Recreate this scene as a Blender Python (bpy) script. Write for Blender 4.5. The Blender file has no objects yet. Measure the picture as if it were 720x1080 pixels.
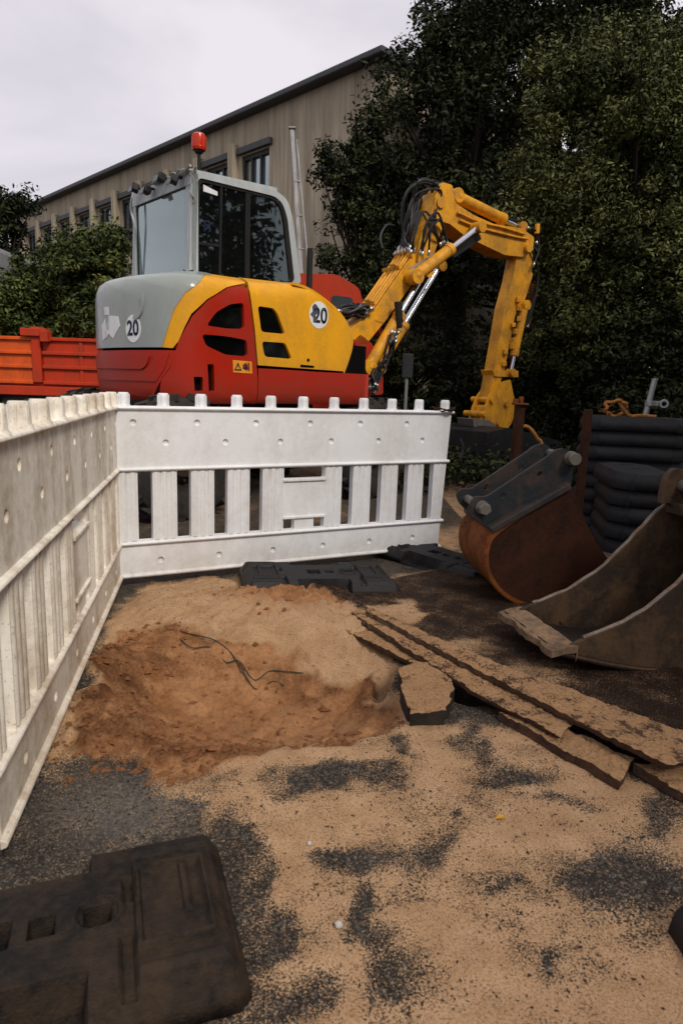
import bpy, bmesh, math, random
import numpy as np
from mathutils import Vector, Matrix
random.seed(7); rng = np.random.default_rng(7)
SC = bpy.context.scene
COL = SC.collection
rad = math.radians

# ------------------------------------------------------------------ camera maths (survey of the place)
F = 700.; PH = rad(10.68); RO = rad(1.9); CP = np.array([0, 0, 1.05])
def _rx(a): return np.array([[1,0,0],[0,math.cos(a),-math.sin(a)],[0,math.sin(a),math.cos(a)]])
def _rz(a): return np.array([[math.cos(a),-math.sin(a),0],[math.sin(a),math.cos(a),0],[0,0,1]])
CR = _rx(math.pi/2-PH) @ _rz(RO)
def ray(px, py): return CR @ np.array([(px-360)/F, (540-py)/F, -1.])
def G(px, py, z=0.):
    d = ray(px, py); return CP + d*((z-CP[2])/d[2])
def AT(px, py, y):
    d = ray(px, py); return CP + d*(y/d[1])
def PL(px, py, p0, n):
    d = ray(px, py); n = np.array(n, float); return CP + d*(np.dot(np.array(p0)-CP, n)/np.dot(d, n))
def pixv(P):
    q = (np.asarray(P)-CP) @ CR
    return np.stack([360+F*q[...,0]/-q[...,2], 540-F*q[...,1]/-q[...,2]], -1)

# ------------------------------------------------------------------ object helpers
def link(o, parent=None):
    COL.objects.link(o)
    if parent: o.parent = parent
    return o
def tag(o, label=None, cat=None, group=None, kind=None):
    if label: o['label'] = label
    if cat: o['category'] = cat
    if group: o['group'] = group
    if kind: o['kind'] = kind
    return o
def empty(name, loc=(0,0,0), rz=0., label=None, cat=None, group=None):
    o = bpy.data.objects.new(name, None); o.empty_display_size = .1
    o.location = loc; o.rotation_euler = (0,0,rz); link(o)
    return tag(o, label, cat, group)
def copy_tree(o, parent=None):
    c = o.copy(); COL.objects.link(c)
    if parent: c.parent = parent
    for ch in list(o.children): copy_tree(ch, c)
    return c

class MB:
    """collects shapes into one mesh"""
    def __init__(s): s.v = []; s.f = []; s.sm = []; s.mi = []; s.cur = 0
    def add(s, vs, fs, smooth=False, M=None):
        b = len(s.v)
        for p in vs:
            p = Vector(p)
            if M is not None: p = M @ p
            s.v.append(tuple(p))
        for f in fs: s.f.append(tuple(i+b for i in f)); s.sm.append(smooth); s.mi.append(s.cur)
        return s
    def box(s, c, d, rz=0, M=None, rot=None):
        x, y, z = d[0]/2, d[1]/2, d[2]/2
        R = rot if rot is not None else Matrix.Rotation(rz, 3, 'Z')
        vs = [Vector(c) + R @ Vector((i*x, j*y, k*z)) for i in (-1,1) for j in (-1,1) for k in (-1,1)]
        s.add(vs, [(0,1,3,2),(4,6,7,5),(0,4,5,1),(2,3,7,6),(0,2,6,4),(1,5,7,3)], M=M); return s
    def bar(s, a, b, w, h, up=(0,0,1)):
        a = Vector(a); b = Vector(b); t = (b-a).normalized(); u = Vector(up)
        sd = t.cross(u).normalized(); u = sd.cross(t)
        vs = [p + sd*i*w/2 + u*j*h/2 for p in (a, b) for i, j in ((-1,-1),(1,-1),(1,1),(-1,1))]
        s.add(vs, [(3,2,1,0),(4,5,6,7),(0,1,5,4),(1,2,6,5),(2,3,7,6),(3,0,4,7)]); return s
    def cyl(s, a, b, r, r2=None, n=16, cap=True):
        a = Vector(a); b = Vector(b); r2 = r if r2 is None else r2
        t = (b-a).normalized(); o = t.orthogonal().normalized(); q = t.cross(o)
        vs = []
        for p, rr in ((a, r), (b, r2)):
            for i in range(n):
                an = 2*math.pi*i/n; vs.append(p + (o*math.cos(an)+q*math.sin(an))*rr)
        s.add(vs, [(i, (i+1)%n, n+(i+1)%n, n+i) for i in range(n)], True)
        if cap:
            s.add(vs[:n], [tuple(reversed(range(n)))]); s.add(vs[n:], [tuple(range(n))])
        return s
    def tube(s, pts, r, n=8, rs=None):
        P = [Vector(p) for p in pts]; rs = rs or [r]*len(P)
        vs = []; o = None
        for i, p in enumerate(P):
            t = (P[min(i+1, len(P)-1)] - P[max(i-1, 0)]).normalized()
            o = t.orthogonal().normalized() if o is None else (o - t*o.dot(t)).normalized()
            q = t.cross(o)
            for k in range(n):
                an = 2*math.pi*k/n; vs.append(p + (o*math.cos(an)+q*math.sin(an))*rs[i])
        fs = []
        for i in range(len(P)-1):
            for k in range(n): fs.append((i*n+k, i*n+(k+1)%n, (i+1)*n+(k+1)%n, (i+1)*n+k))
        fs.append(tuple(reversed(range(n)))); fs.append(tuple(range((len(P)-1)*n, len(P)*n)))
        s.add(vs, fs, True); return s
    def lathe(s, prof, a=(0,0,0), axis=(0,0,1), n=24):
        t = Vector(axis).normalized(); o = t.orthogonal().normalized(); q = t.cross(o); a = Vector(a)
        vs = []
        for r, h in prof:
            for k in range(n):
                an = 2*math.pi*k/n; vs.append(a + t*h + (o*math.cos(an)+q*math.sin(an))*max(r, 1e-4))
        fs = [(i*n+k, i*n+(k+1)%n, (i+1)*n+(k+1)%n, (i+1)*n+k) for i in range(len(prof)-1) for k in range(n)]
        s.add(vs, fs, True); return s
    def prism(s, poly, fn, d0, d1, holes=(), smooth=False):
        """2-D outline with holes, mapped by fn(x, y, d) and given real thickness d0..d1"""
        V2, T, E = tess(poly, holes)
        b0 = [fn(x, y, d0) for x, y in V2]; b1 = [fn(x, y, d1) for x, y in V2]
        n = len(V2)
        s.add(b0, [tuple(reversed(t)) for t in T], smooth); s.add(b1, T, smooth)
        s.add(b0+b1, [(i, j, n+j, n+i) for i, j in E]); return s
    def build(s, name, mats, parent=None, bevel=0, seg=2, loc=None):
        me = bpy.data.meshes.new(name); me.from_pydata(s.v, [], s.f)
        if not isinstance(mats, (list, tuple)): mats = [mats]
        for m in mats: me.materials.append(m)
        me.polygons.foreach_set('use_smooth', s.sm)
        me.polygons.foreach_set('material_index', s.mi)
        bm = bmesh.new(); bm.from_mesh(me); bmesh.ops.remove_doubles(bm, verts=bm.verts, dist=1e-5)
        bmesh.ops.recalc_face_normals(bm, faces=bm.faces)
        for e in bm.edges:
            if len(e.link_faces) == 2 and e.calc_face_angle(0) > rad(38): e.smooth = False
        bm.to_mesh(me); bm.free(); me.update()
        o = bpy.data.objects.new(name, me); link(o, parent)
        if loc is not None:
            # mesh was given in world space: move its origin to loc
            me.transform(Matrix.Translation(-Vector(loc))); o.location = loc
        if bevel:
            md = o.modifiers.new('bevel', 'BEVEL'); md.width = bevel; md.segments = seg
            md.limit_method = 'ANGLE'; md.angle_limit = rad(40); md.harden_normals = False
        return o

def tess(poly, holes=(), step=None):
    bm = bmesh.new(); es = []
    for lp in [poly]+list(holes):
        vs = [bm.verts.new((p[0], p[1], 0)) for p in lp]
        es += [bm.edges.new((vs[i], vs[(i+1) % len(vs)])) for i in range(len(vs))]
    bmesh.ops.triangle_fill(bm, use_beauty=True, use_dissolve=False, edges=es, normal=(0,0,1))
    if step:
        xs = [v.co.x for v in bm.verts]; ys = [v.co.y for v in bm.verts]
        for ax, lo, hi in ((0, min(xs), max(xs)), (1, min(ys), max(ys))):
            c = math.ceil(lo/step)*step + 1e-5
            while c < hi:
                co = Vector((0,0,0)); co[ax] = c; no = Vector((0,0,0)); no[ax] = 1
                bmesh.ops.bisect_plane(bm, geom=bm.verts[:]+bm.edges[:]+bm.faces[:], dist=1e-6, plane_co=co, plane_no=no)
                c += step
    for f in bm.faces:
        if f.normal.z < 0: f.normal_flip()
    bm.verts.index_update()
    V2 = [(v.co.x, v.co.y) for v in bm.verts]
    T = [tuple(v.index for v in f.verts) for f in bm.faces]
    E = []
    for e in bm.edges:
        if len(e.link_faces) == 1:
            l = e.link_loops[0]; E.append((l.vert.index, l.link_loop_next.vert.index))
    bm.free(); return V2, T, E

def shell(mb, prof_, width0, width1, th):
    """bent plate following prof_ (x,z)"""
    P = np.array(prof_); t = np.gradient(P, axis=0); t /= np.linalg.norm(t, axis=1)[:,None]; n = np.stack([-t[:,1], t[:,0]], 1)
    Q = P+n*th; k = len(P)
    vs = [(p[0], width0, p[1]) for p in P]+[(p[0], width1, p[1]) for p in P]+[(q[0], width0, q[1]) for q in Q]+[(q[0], width1, q[1]) for q in Q]
    f = []
    for i in range(k-1):
        f += [(i, i+1, k+i+1, k+i), (2*k+i, 3*k+i, 3*k+i+1, 2*k+i+1), (i, 2*k+i, 2*k+i+1, i+1), (k+i, k+i+1, 3*k+i+1, 3*k+i)]
    f += [(0, k, 3*k, 2*k), (k-1, 3*k-1, 4*k-1, 2*k-1)]
    mb.add(vs, f, True)
def chaikin(P, n=2, closed=True):
    P = [tuple(p) for p in P]
    for _ in range(n):
        Q = []
        m = len(P)
        rngi = range(m) if closed else range(m-1)
        if not closed: Q.append(P[0])
        for i in rngi:
            a = P[i]; b = P[(i+1) % m]
            Q.append(tuple(.75*x+.25*y for x, y in zip(a, b))); Q.append(tuple(.25*x+.75*y for x, y in zip(a, b)))
        if not closed: Q.append(P[-1])
        P = Q
    return P
def roundp(P, r, n=4):
    """polygon with its corners rounded by radius-like distance r"""
    out = []; m = len(P)
    for i in range(m):
        a = np.array(P[i-1], float); b = np.array(P[i], float); c = np.array(P[(i+1) % m], float)
        la = np.linalg.norm(a-b); lc = np.linalg.norm(c-b); rr = min(r, la*.45, lc*.45)
        p = b+(a-b)/la*rr; q = b+(c-b)/lc*rr
        for k in range(n+1):
            t = k/n; out.append(tuple((1-t)**2*p + 2*t*(1-t)*b + t*t*q))
    return out
def spline(pts, n=8):
    P = [Vector(p) for p in pts]; P = [P[0]*2-P[1]]+P+[P[-1]*2-P[-2]]; out = []
    for i in range(1, len(P)-2):
        for k in range(n):
            t = k/n; a, b, c, d = P[i-1:i+3]
            out.append(.5*((2*b)+(c-a)*t+(2*a-5*b+4*c-d)*t*t+(3*b-a-3*c+d)*t**3))
    out.append(P[-2]); return out

# ------------------------------------------------------------------ materials
def newmat(name):
    m = bpy.data.materials.new(name); m.use_nodes = True; nt = m.node_tree; nt.nodes.clear()
    out = nt.nodes.new('ShaderNodeOutputMaterial'); b = nt.nodes.new('ShaderNodeBsdfPrincipled')
    nt.links.new(b.outputs[0], out.inputs[0]); return m, nt, b, out
def nd(nt, t, **k):
    n = nt.nodes.new(t)
    for a, v in k.items():
        if a.startswith('i_'):
            key = a[2:]; n.inputs[int(key) if key.isdigit() else key.replace('_', ' ')].default_value = v
        else: setattr(n, a, v)
    return n
def c4(c): return (c[0], c[1], c[2], 1)
def ramp(nt, src, stops):
    r = nd(nt, 'ShaderNodeValToRGB'); el = r.color_ramp.elements
    while len(el) < len(stops): el.new(.5)
    for e, (p, c) in zip(el, stops): e.position = p; e.color = c4(c) if not isinstance(c, (int, float)) else (c, c, c, 1)
    nt.links.new(src, r.inputs[0]); return r.outputs[0]
def noise(nt, vec, scale, detail=5, rough=.6, dist=0.):
    n = nd(nt, 'ShaderNodeTexNoise'); n.inputs['Scale'].default_value = scale; n.inputs['Detail'].default_value = detail
    n.inputs['Roughness'].default_value = rough; n.inputs['Distortion'].default_value = dist
    nt.links.new(vec, n.inputs['Vector']); return n.outputs['Fac']
def mixc(nt, fac, a, b, mode='MIX'):
    m = nd(nt, 'ShaderNodeMix', data_type='RGBA', blend_type=mode)
    for s, v in ((m.inputs[0], fac), (m.inputs[6], a), (m.inputs[7], b)):
        if isinstance(v, (int, float)): s.default_value = v
        elif isinstance(v, tuple): s.default_value = c4(v)
        else: nt.links.new(v, s)
    return m.outputs[2]
def mth(nt, op, a, b=None, c=None, clamp=False):
    m = nd(nt, 'ShaderNodeMath', operation=op, use_clamp=clamp)
    for s, v in zip(m.inputs, (a, b, c)):
        if v is None: continue
        if isinstance(v, (int, float)): s.default_value = v
        else: nt.links.new(v, s)
    return m.outputs[0]
def objvec(nt, scale=(1,1,1), coord='Object'):
    t = nd(nt, 'ShaderNodeTexCoord'); mp = nd(nt, 'ShaderNodeMapping'); mp.inputs['Scale'].default_value = scale
    nt.links.new(t.outputs[coord], mp.inputs[0]); return mp.outputs[0]

def surf(name, base, rough=.5, metal=0., dirt=(.12,.08,.05), amt=.35, dscale=6., stretch=(1,1,.35), grain=.02, bump=.15,
         bscale=60., speck=0., coat=0., spec=.2, scratch=0., splash=None):
    """weathered paint / plastic / metal: broad dirt, fine specks, uneven gloss and a little relief"""
    m, nt, b, out = newmat(name)
    v = objvec(nt, stretch); v1 = objvec(nt)
    big = noise(nt, v, dscale, 7, .62, .3); fine = noise(nt, v1, dscale*9, 4, .6)
    mask = mth(nt, 'MULTIPLY', ramp(nt, mth(nt, 'MULTIPLY_ADD', fine, .35, mth(nt, 'MULTIPLY', big, .8)), [(.50, 0.), (.72, 1.)]), amt)
    var = noise(nt, v1, 2.3, 3)
    hi = tuple(min(1, c*(1+grain*4)) for c in base); lo = tuple(c*(1-grain*4) for c in base)
    col = mixc(nt, var, lo, hi)
    col = mixc(nt, mask, col, dirt)
    if splash:
        sx_ = nd(nt, 'ShaderNodeSeparateXYZ'); nt.links.new(v1, sx_.inputs[0]); zz = sx_.outputs[2]
        grad = mth(nt, 'SUBTRACT', 1., mth(nt, 'DIVIDE', mth(nt, 'SUBTRACT', zz, splash[0]), splash[1]), clamp=True)
        sn_ = mth(nt, 'MULTIPLY_ADD', noise(nt, v1, 26, 6, .75), 1.5, -.35, clamp=True)
        col = mixc(nt, mth(nt, 'MULTIPLY', mth(nt, 'MULTIPLY', grad, sn_), splash[2], clamp=True), col, dirt)
        for zc_ in splash[3:]:
            d_ = mth(nt, 'SUBTRACT', zc_, zz); g_ = mth(nt, 'MULTIPLY', mth(nt, 'SUBTRACT', 1., mth(nt, 'DIVIDE', d_, .16), clamp=True), mth(nt, 'GREATER_THAN', d_, 0.))
            st_ = ramp(nt, noise(nt, objvec(nt, (1,1,.07)), 38, 4, .7), [(.50, 0.), (.66, 1.)])
            col = mixc(nt, mth(nt, 'MULTIPLY', mth(nt, 'MULTIPLY', g_, st_), .5), col, dirt)
        sp = noise(nt, v1, 140, 2, .5)
        col = mixc(nt, mth(nt, 'MULTIPLY', ramp(nt, sp, [(.63, 0.), (.69, 1.)]), speck), col, tuple(c*.8 for c in dirt))
    if scratch:
        sv = objvec(nt, (8, 1.2, 30)); sn = noise(nt, sv, 6, 6, .7)
        col = mixc(nt, mth(nt, 'MULTIPLY', ramp(nt, sn, [(.64, 0.), (.68, 1.)]), scratch), col, tuple(min(1, c*1.8+.05) for c in base))
    nt.links.new(col, b.inputs['Base Color'])
    rr = mth(nt, 'ADD', mth(nt, 'MULTIPLY', mask, .35), mth(nt, 'MULTIPLY_ADD', fine, .16, rough-.08), clamp=True)
    nt.links.new(rr, b.inputs['Roughness']); b.inputs['Metallic'].default_value = metal
    b.inputs['Specular IOR Level'].default_value = spec
    b.inputs['Coat Weight'].default_value = coat; b.inputs['Coat Roughness'].default_value = .12
    bp = nd(nt, 'ShaderNodeBump'); bp.inputs['Strength'].default_value = bump; bp.inputs['Distance'].default_value = .004
    nt.links.new(noise(nt, v1, bscale, 5, .6), bp.inputs['Height']); nt.links.new(bp.outputs[0], b.inputs['Normal'])
    return m

M = {}
M['white'] = surf('white_plastic', (.74,.75,.77), .42, dirt=(.30,.24,.17), amt=.26, dscale=3.2, stretch=(1.3,1.3,.5), bump=.12, bscale=25, speck=.25, splash=(.03, .16, .8, .60))
M['white_dirty'] = surf('grimy_white_plastic', (.82,.775,.68), .5, dirt=(.30,.19,.10), amt=.6, dscale=3.4, stretch=(2.2,2.2,.45), bump=.18, bscale=25, speck=.45, splash=(.03, .35, .9, .60, .905))
M['yellow'] = surf('yellow_paint', (.74,.34,.008), .36, scratch=.10, splash=(1.18, .12, .5), dirt=(.22,.13,.05), amt=.30, dscale=4, coat=.03, spec=.2, bump=.04, bscale=18, speck=.15)
M['boomyel'] = surf('boom_yellow_paint', (.72,.32,.008), .45, dirt=(.16,.09,.035), amt=.62, dscale=7, stretch=(1,1,.7), spec=.3, bump=.12, bscale=40, speck=.4)
M['red'] = surf('red_paint', (.36,.016,.005), .36, scratch=.15, splash=(.9, .25, .8), dirt=(.12,.05,.035), amt=.32, dscale=4, coat=.03, spec=.2, bump=.05, bscale=18, speck=.15)
M['grey'] = surf('grey_paint', (.27,.30,.285), .30, scratch=.12, dirt=(.20,.20,.17), amt=.3, dscale=4, coat=.35, bump=.03, bscale=12)
M['cabgrey'] = surf('cab_grey_paint', (.42,.46,.47), .35, dirt=(.2,.19,.17), amt=.4, dscale=8, bump=.06)
M['black'] = surf('black_steel', (.010,.0105,.012), .5, dirt=(.06,.05,.04), amt=.3, bump=.15)
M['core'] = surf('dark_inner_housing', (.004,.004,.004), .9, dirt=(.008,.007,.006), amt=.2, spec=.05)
M['gasket'] = surf('black_rubber_seal', (.010,.011,.012), .5, amt=.1)
M['hose'] = surf('black_hydraulic_hose', (.014,.015,.017), .33, dirt=(.07,.06,.05), amt=.3, dscale=14)
M['fitting'] = surf('zinc_hose_fitting', (.55,.54,.50), .35, metal=.9, amt=.2)
M['chrome'] = surf('chromed_rod', (.60,.62,.66), .18, metal=1., dirt=(.2,.18,.15), amt=.15, bump=.02)
M['rubber'] = surf('black_tyre_rubber', (.018,.018,.019), .75, dirt=(.09,.065,.04), amt=.5)
M['recycled'] = surf('recycled_rubber', (.0065,.0075,.0095), .55, dirt=(.040,.028,.018), amt=.4, dscale=7, stretch=(1,1,1), bump=.55, bscale=95, speck=.4, spec=.3)
M['recycled_dusty'] = surf('dusty_recycled_rubber', (.008,.007,.0065), .6, dirt=(.070,.044,.025), amt=.55, dscale=6, stretch=(1,1,1), bump=1., bscale=170, speck=1., spec=.2)
M['rust'] = surf('rusty_steel', (.050,.017,.008), .75, dirt=(.016,.010,.008), amt=.85, dscale=5, stretch=(1,1,1), bump=.45, bscale=45, speck=.5, spec=.15)
M['rustorange'] = surf('orange_rust', (.19,.058,.014), .75, dirt=(.035,.016,.009), amt=.8, dscale=6, stretch=(1,1,1), bump=.35, bscale=50, speck=.6, spec=.15)
M['bluegrey'] = surf('blue_grey_steel', (.014,.018,.022), .6, spec=.3, metal=.05, dirt=(.10,.055,.03), amt=.45, dscale=9, stretch=(1,1,1), bump=.15, scratch=.25)
M['wornsteel'] = surf('worn_bucket_steel', (.036,.026,.019), .65, metal=.1, dirt=(.12,.070,.036), amt=.8, dscale=6, stretch=(1,1,1), bump=.4, bscale=35, speck=.6, scratch=.3)
M['darksteel'] = surf('dark_bucket_steel', (.014,.012,.011), .6, metal=.2, dirt=(.055,.032,.018), amt=.6, dscale=7, stretch=(1,1,1), bump=.3, bscale=35, speck=.5, scratch=.2)
M['galv'] = surf('galvanised_steel', (.34,.36,.37), .45, metal=.6, dirt=(.16,.14,.12), amt=.35)
M['pin'] = surf('polished_pin', (.20,.19,.17), .5, metal=.6, dirt=(.12,.08,.05), amt=.5, dscale=20)
M['mast'] = surf('pale_mast_paint', (.42,.44,.45), .5, dirt=(.10,.09,.08), amt=.6, dscale=10, stretch=(1,1,.3))
M['orange'] = surf('orange_red_paint', (.45,.034,.008), .5, dirt=(.16,.04,.02), amt=.5, dscale=5, stretch=(1,1,.6), bump=.1, speck=.3)
M['orange_light'] = surf('sun_bleached_orange_paint', (.62,.095,.012), .5, dirt=(.30,.05,.02), amt=.55, dscale=5, stretch=(1,1,.6), bump=.1, speck=.3)
M['beacon'] = surf('beacon_lens', (.50,.030,.005), .25, amt=.1, coat=.3)
M['decal'] = surf('white_decal', (.72,.73,.74), .4, dirt=(.3,.27,.22), amt=.25, dscale=14)
M['decalink'] = surf('dark_blue_decal_ink', (.012,.018,.045), .4, amt=.1)
M['warn'] = surf('amber_warning_decal', (.75,.30,.02), .4, amt=.25, dscale=14)
M['strap'] = surf('frayed_orange_strap', (.38,.15,.035), .8, dirt=(.08,.05,.03), amt=.7, dscale=25, bump=.6, bscale=150)
M['cord'] = surf('green_cord', (.035,.042,.030), .8, amt=.4)
M['stone'] = surf('pale_stone', (.50,.47,.42), .8, amt=.3, dscale=30, bump=.5)
M['leafy'] = surf('yellow_leaf', (.50,.27,.02), .6, amt=.3, dscale=30)
M['fascia'] = surf('dark_roof_fascia', (.055,.06,.066), .5, amt=.3, dirt=(.12,.11,.10))
M['winframe'] = surf('dark_window_frame', (.022,.024,.028), .4, amt=.2)
M['curtain'] = surf('pale_window_blind', (.55,.56,.55), .8, amt=.25)
M['seat'] = surf('seat_fabric', (.02,.02,.022), .85, amt=.2)

def glassmat(name, tint, dust, dustcol=(.45,.5,.5), rough=.02, refl=1.0):
    m = bpy.data.materials.new(name); m.use_nodes = True; nt = m.node_tree; nt.nodes.clear()
    out = nt.nodes.new('ShaderNodeOutputMaterial')
    tr = nd(nt, 'ShaderNodeBsdfTransparent'); tr.inputs[0].default_value = c4(tint)
    gl = nd(nt, 'ShaderNodeBsdfGlossy'); gl.inputs['Roughness'].default_value = rough; gl.inputs[0].default_value = (.80,.93,.92,1)
    lw = nd(nt, 'ShaderNodeFresnel'); lw.inputs['IOR'].default_value = 1.55
    m1 = nd(nt, 'ShaderNodeMixShader'); nt.links.new(mth(nt, 'MULTIPLY', lw.outputs[0], refl*1.7, clamp=True), m1.inputs[0])
    nt.links.new(tr.outputs[0], m1.inputs[1]); nt.links.new(gl.outputs[0], m1.inputs[2])
    df = nd(nt, 'ShaderNodeBsdfDiffuse'); df.inputs[0].default_value = c4(dustcol)
    v = objvec(nt, (1,1,.5)); n = noise(nt, v, 5, 6, .6)
    m2 = nd(nt, 'ShaderNodeMixShader'); nt.links.new(mth(nt, 'MULTIPLY', ramp(nt, n, [(.2, .5), (.8, 1.)]), dust), m2.inputs[0])
    nt.links.new(m1.outputs[0], m2.inputs[1]); nt.links.new(df.outputs[0], m2.inputs[2])
    nt.links.new(m2.outputs[0], out.inputs[0]); return m
M['glass_rear'] = glassmat('dusty_rear_glass', (.72,.78,.78), .22, (.50,.56,.57), refl=2.2)
M['glass_side'] = glassmat('tinted_cab_glass', (.30,.34,.34), .015, (.3,.33,.33), refl=1.1)
M['glass_vent'] = glassmat('dark_vent_glass', (.05,.05,.05), .03, (.1,.1,.1), .08, .7)
M['glass_win'] = glassmat('building_window_glass', (.55,.58,.58), .25, (.50,.54,.56), refl=4.)

# ------------------------------------------------------------------ numpy noise
_perm = rng.random((512, 512))
def vnoise(x, y):
    xi = np.floor(x).astype(int); yi = np.floor(y).astype(int); fx = x-xi; fy = y-yi
    fx = fx*fx*(3-2*fx); fy = fy*fy*(3-2*fy)
    g = lambda a, b: _perm[a % 512, b % 512]
    return (g(xi, yi)*(1-fx)+g(xi+1, yi)*fx)*(1-fy)+(g(xi, yi+1)*(1-fx)+g(xi+1, yi+1)*fx)*fy
def fbm(x, y, o=5, p=.5):
    s = 0; a = 1; t = 0
    for i in range(o): s = s+a*vnoise(x*2**i+17*i, y*2**i+5*i); t += a; a *= p
    return s/t
def sstep(a, b, x):
    t = np.clip((x-a)/(b-a), 0, 1); return t*t*(3-2*t)
def blob(X, Y, px, py, rx, ry, soft=.35, z=0):
    """soft ellipse on the ground: 1 inside, 0 outside"""
    c = G(px, py, z)[:2]; a = G(px+rx, py, z)[:2]-c; b = G(px, py+ry, z)[:2]-c
    Mx = np.linalg.inv(np.array([a, b]).T)
    dx = X-c[0]; dy = Y-c[1]
    q = np.hypot(Mx[0,0]*dx+Mx[0,1]*dy, Mx[1,0]*dx+Mx[1,1]*dy)
    return 1-sstep(1-soft, 1+soft, q)
def seg_d(X, Y, a, b):
    a = np.array(a[:2]); b = np.array(b[:2]); d = b-a; t = np.clip(((X-a[0])*d[0]+(Y-a[1])*d[1])/(d@d), 0, 1)
    return np.hypot(X-a[0]-t*d[0], Y-a[1]-t*d[1])
def inside(X, Y, poly):
    r = np.zeros(np.shape(X), bool); n = len(poly)
    for i in range(n):
        x0, y0 = poly[i][:2]; x1, y1 = poly[(i+1) % n][:2]
        c = ((y0 > Y) != (y1 > Y)) & (X < (x1-x0)*(Y-y0)/(y1-y0+1e-12)+x0); r ^= c
    return r
def softpoly(X, Y, pts, s):
    P = [G(*p)[:2] for p in pts]; ins = inside(X, Y, P)
    d = np.full(np.shape(X), 9.)
    for i in range(len(P)): d = np.minimum(d, seg_d(X, Y, P[i], P[(i+1) % len(P)]))
    d = np.where(ins, d, -d); return sstep(-s, s, d)

# edge of the upper asphalt layer (it runs under the boards)
EA = G(345, 640)[:2]; EB = G(735, 822)[:2]
def ground_fields(X, Y):
    n1 = fbm(X*3, Y*3, 5); n2 = fbm(X*14+9, Y*14, 4); n3 = fbm(X*45+3, Y*45, 3)
    nw = (fbm(X*7+40, Y*7+11, 5)-.5)
    Xw = X+nw*.22; Yw = Y+(fbm(X*7+4, Y*7+77, 5)-.5)*.22
    pit = softpoly(Xw, Yw, [(58,806),(62,760),(100,700),(110,660),(150,622),(210,608),(300,612),(360,628),(400,650),(415,690),(428,745),(420,768),(340,790),(240,806),(150,800)], .05)
    sand = softpoly(Xw, Yw, [(110,1300),(300,1060),(250,930),(215,850),(130,800),(60,806),(125,628),(230,612),(330,622),(460,600),(560,640),(390,640),(330,650),(460,760),(560,770),(760,860),(1100,1100),(900,1400)], .06)
    sand = np.maximum(sand, pit)
    bare = np.zeros_like(X)
    for a in [(345,824,62,11),(300,832,28,8),(392,902,62,13),(350,893,30,8),(452,905,12,18),(425,790,12,16),(492,775,13,22),(512,800,18,18),(545,822,26,14),(585,846,24,10),(668,935,54,48),(640,915,26,20),(415,1030,40,52),(380,960,18,26),(395,985,14,20),(262,925,15,40),(285,975,15,44),(318,1045,20,42),(250,880,16,30),(700,865,28,36),(482,856,8,5),(520,940,8,6),(600,1020,14,18)]:
        bare = np.maximum(bare, blob(Xw, Yw, *a, .85))
    bare = np.maximum(bare, softpoly(Xw, Yw, [(-40,960),(50,812),(140,812),(200,858),(232,905),(250,1000),(200,1100),(-100,1100)], .05))
    red = softpoly(Xw, Yw, [(72,806),(90,740),(100,695),(130,668),(200,668),(320,690),(398,698),(428,745),(420,770),(300,790),(200,822),(100,818)], .05)
    red = np.maximum(red, blob(Xw, Yw, 305, 640, 75, 20, .7)*.85)
    red *= 1-.30*blob(Xw, Yw, 325, 735, 85, 34, .9)
    bare *= (1-pit)
    drift = fbm(X*3.2+Y*1.4+31, Y*11-X*3+7, 5); grits = fbm(X*11+5, Y*17+3, 5)
    sand = sand*(1-bare*(.50+.75*n2))
    sand = sand*(1-(1-pit)*.28*sstep(.50, .66, drift))*(1-(1-pit)*.22*sstep(.50, .64, grits))
    # side that lies behind the boards
    d = EB-EA; nrm = np.array([-d[1], d[0]])/np.hypot(*d); side = (X-EA[0])*nrm[0]+(Y-EA[1])*nrm[1]
    along = ((X-EA[0])*d[0]+(Y-EA[1])*d[1])/np.hypot(*d)
    up = sstep(-.02, .01, side)*sstep(-.12, .0, along+.1)*(1-sstep(3.9, 4.4, Y))*(1-sstep(3., 3.4, X))
    sand = sand*(1-up) + up*np.clip(blob(Xw, Yw, 425, 652, 26, 11)+blob(Xw, Yw, 560, 720, 45, 18, .6)*.45+blob(Xw, Yw, 480,690,40,10,.6)*.5+.12*n1, 0, 1)
    sand = np.maximum(sand, blob(Xw, Yw, 450, 560, 60, 26, .5)*.75*(1-up)); sand = np.maximum(sand, blob(Xw, Yw, 490, 530, 40, 60, .5)*.6)
    sand = sand*(1-.8*sstep(4.3, 5.0, Y-.45*X+.0)*(X < 1.0))  # less sand behind the barrier: dark asphalt, also standing in for the excavator's shade
    sand = np.maximum(sand, .08+.2*sstep(.5, .7, n1)*(Y > 4.2))
    # heights
    h = (n1-.5)*.012+(n2-.5)*.004
    h = h + up*.028
    mound = blob(X, Y, 300, 650, 95, 26, .9)*.085+blob(X, Y, 105, 720, 40, 50, .8)*.05+blob(X, Y, 180, 645, 60, 22, .9)*.05+blob(X, Y, 230, 800, 190, 10, .8)*.012
    hole = blob(X, Y, 285, 725, 125, 42, .8)*.15+blob(X, Y, 350, 700, 40, 26, .7)*.05
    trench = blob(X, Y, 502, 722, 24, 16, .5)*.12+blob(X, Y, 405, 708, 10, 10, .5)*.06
    lump = blob(X, Y, 105, 740, 55, 62, .8)+blob(X, Y, 215, 796, 170, 18, .8)+blob(X, Y, 300, 640, 70, 20, .8)
    h = h+pit*(mound-hole+(n2-.5)*(.016+.05*np.clip(lump, 0, 1))+(n3-.5)*.03*np.clip(lump, 0, 1)+(n3-.5)*.026+(n1-.5)*.03)-trench
    h = h+sand*(1-pit)*((n2-.5)*.008+.004)
    # tool marks dragged through the pit
    h = h-pit*.004*np.sin((X*.9-Y*.5)*70+n1*8)*blob(X, Y, 280, 730, 120, 45, .6)
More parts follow.
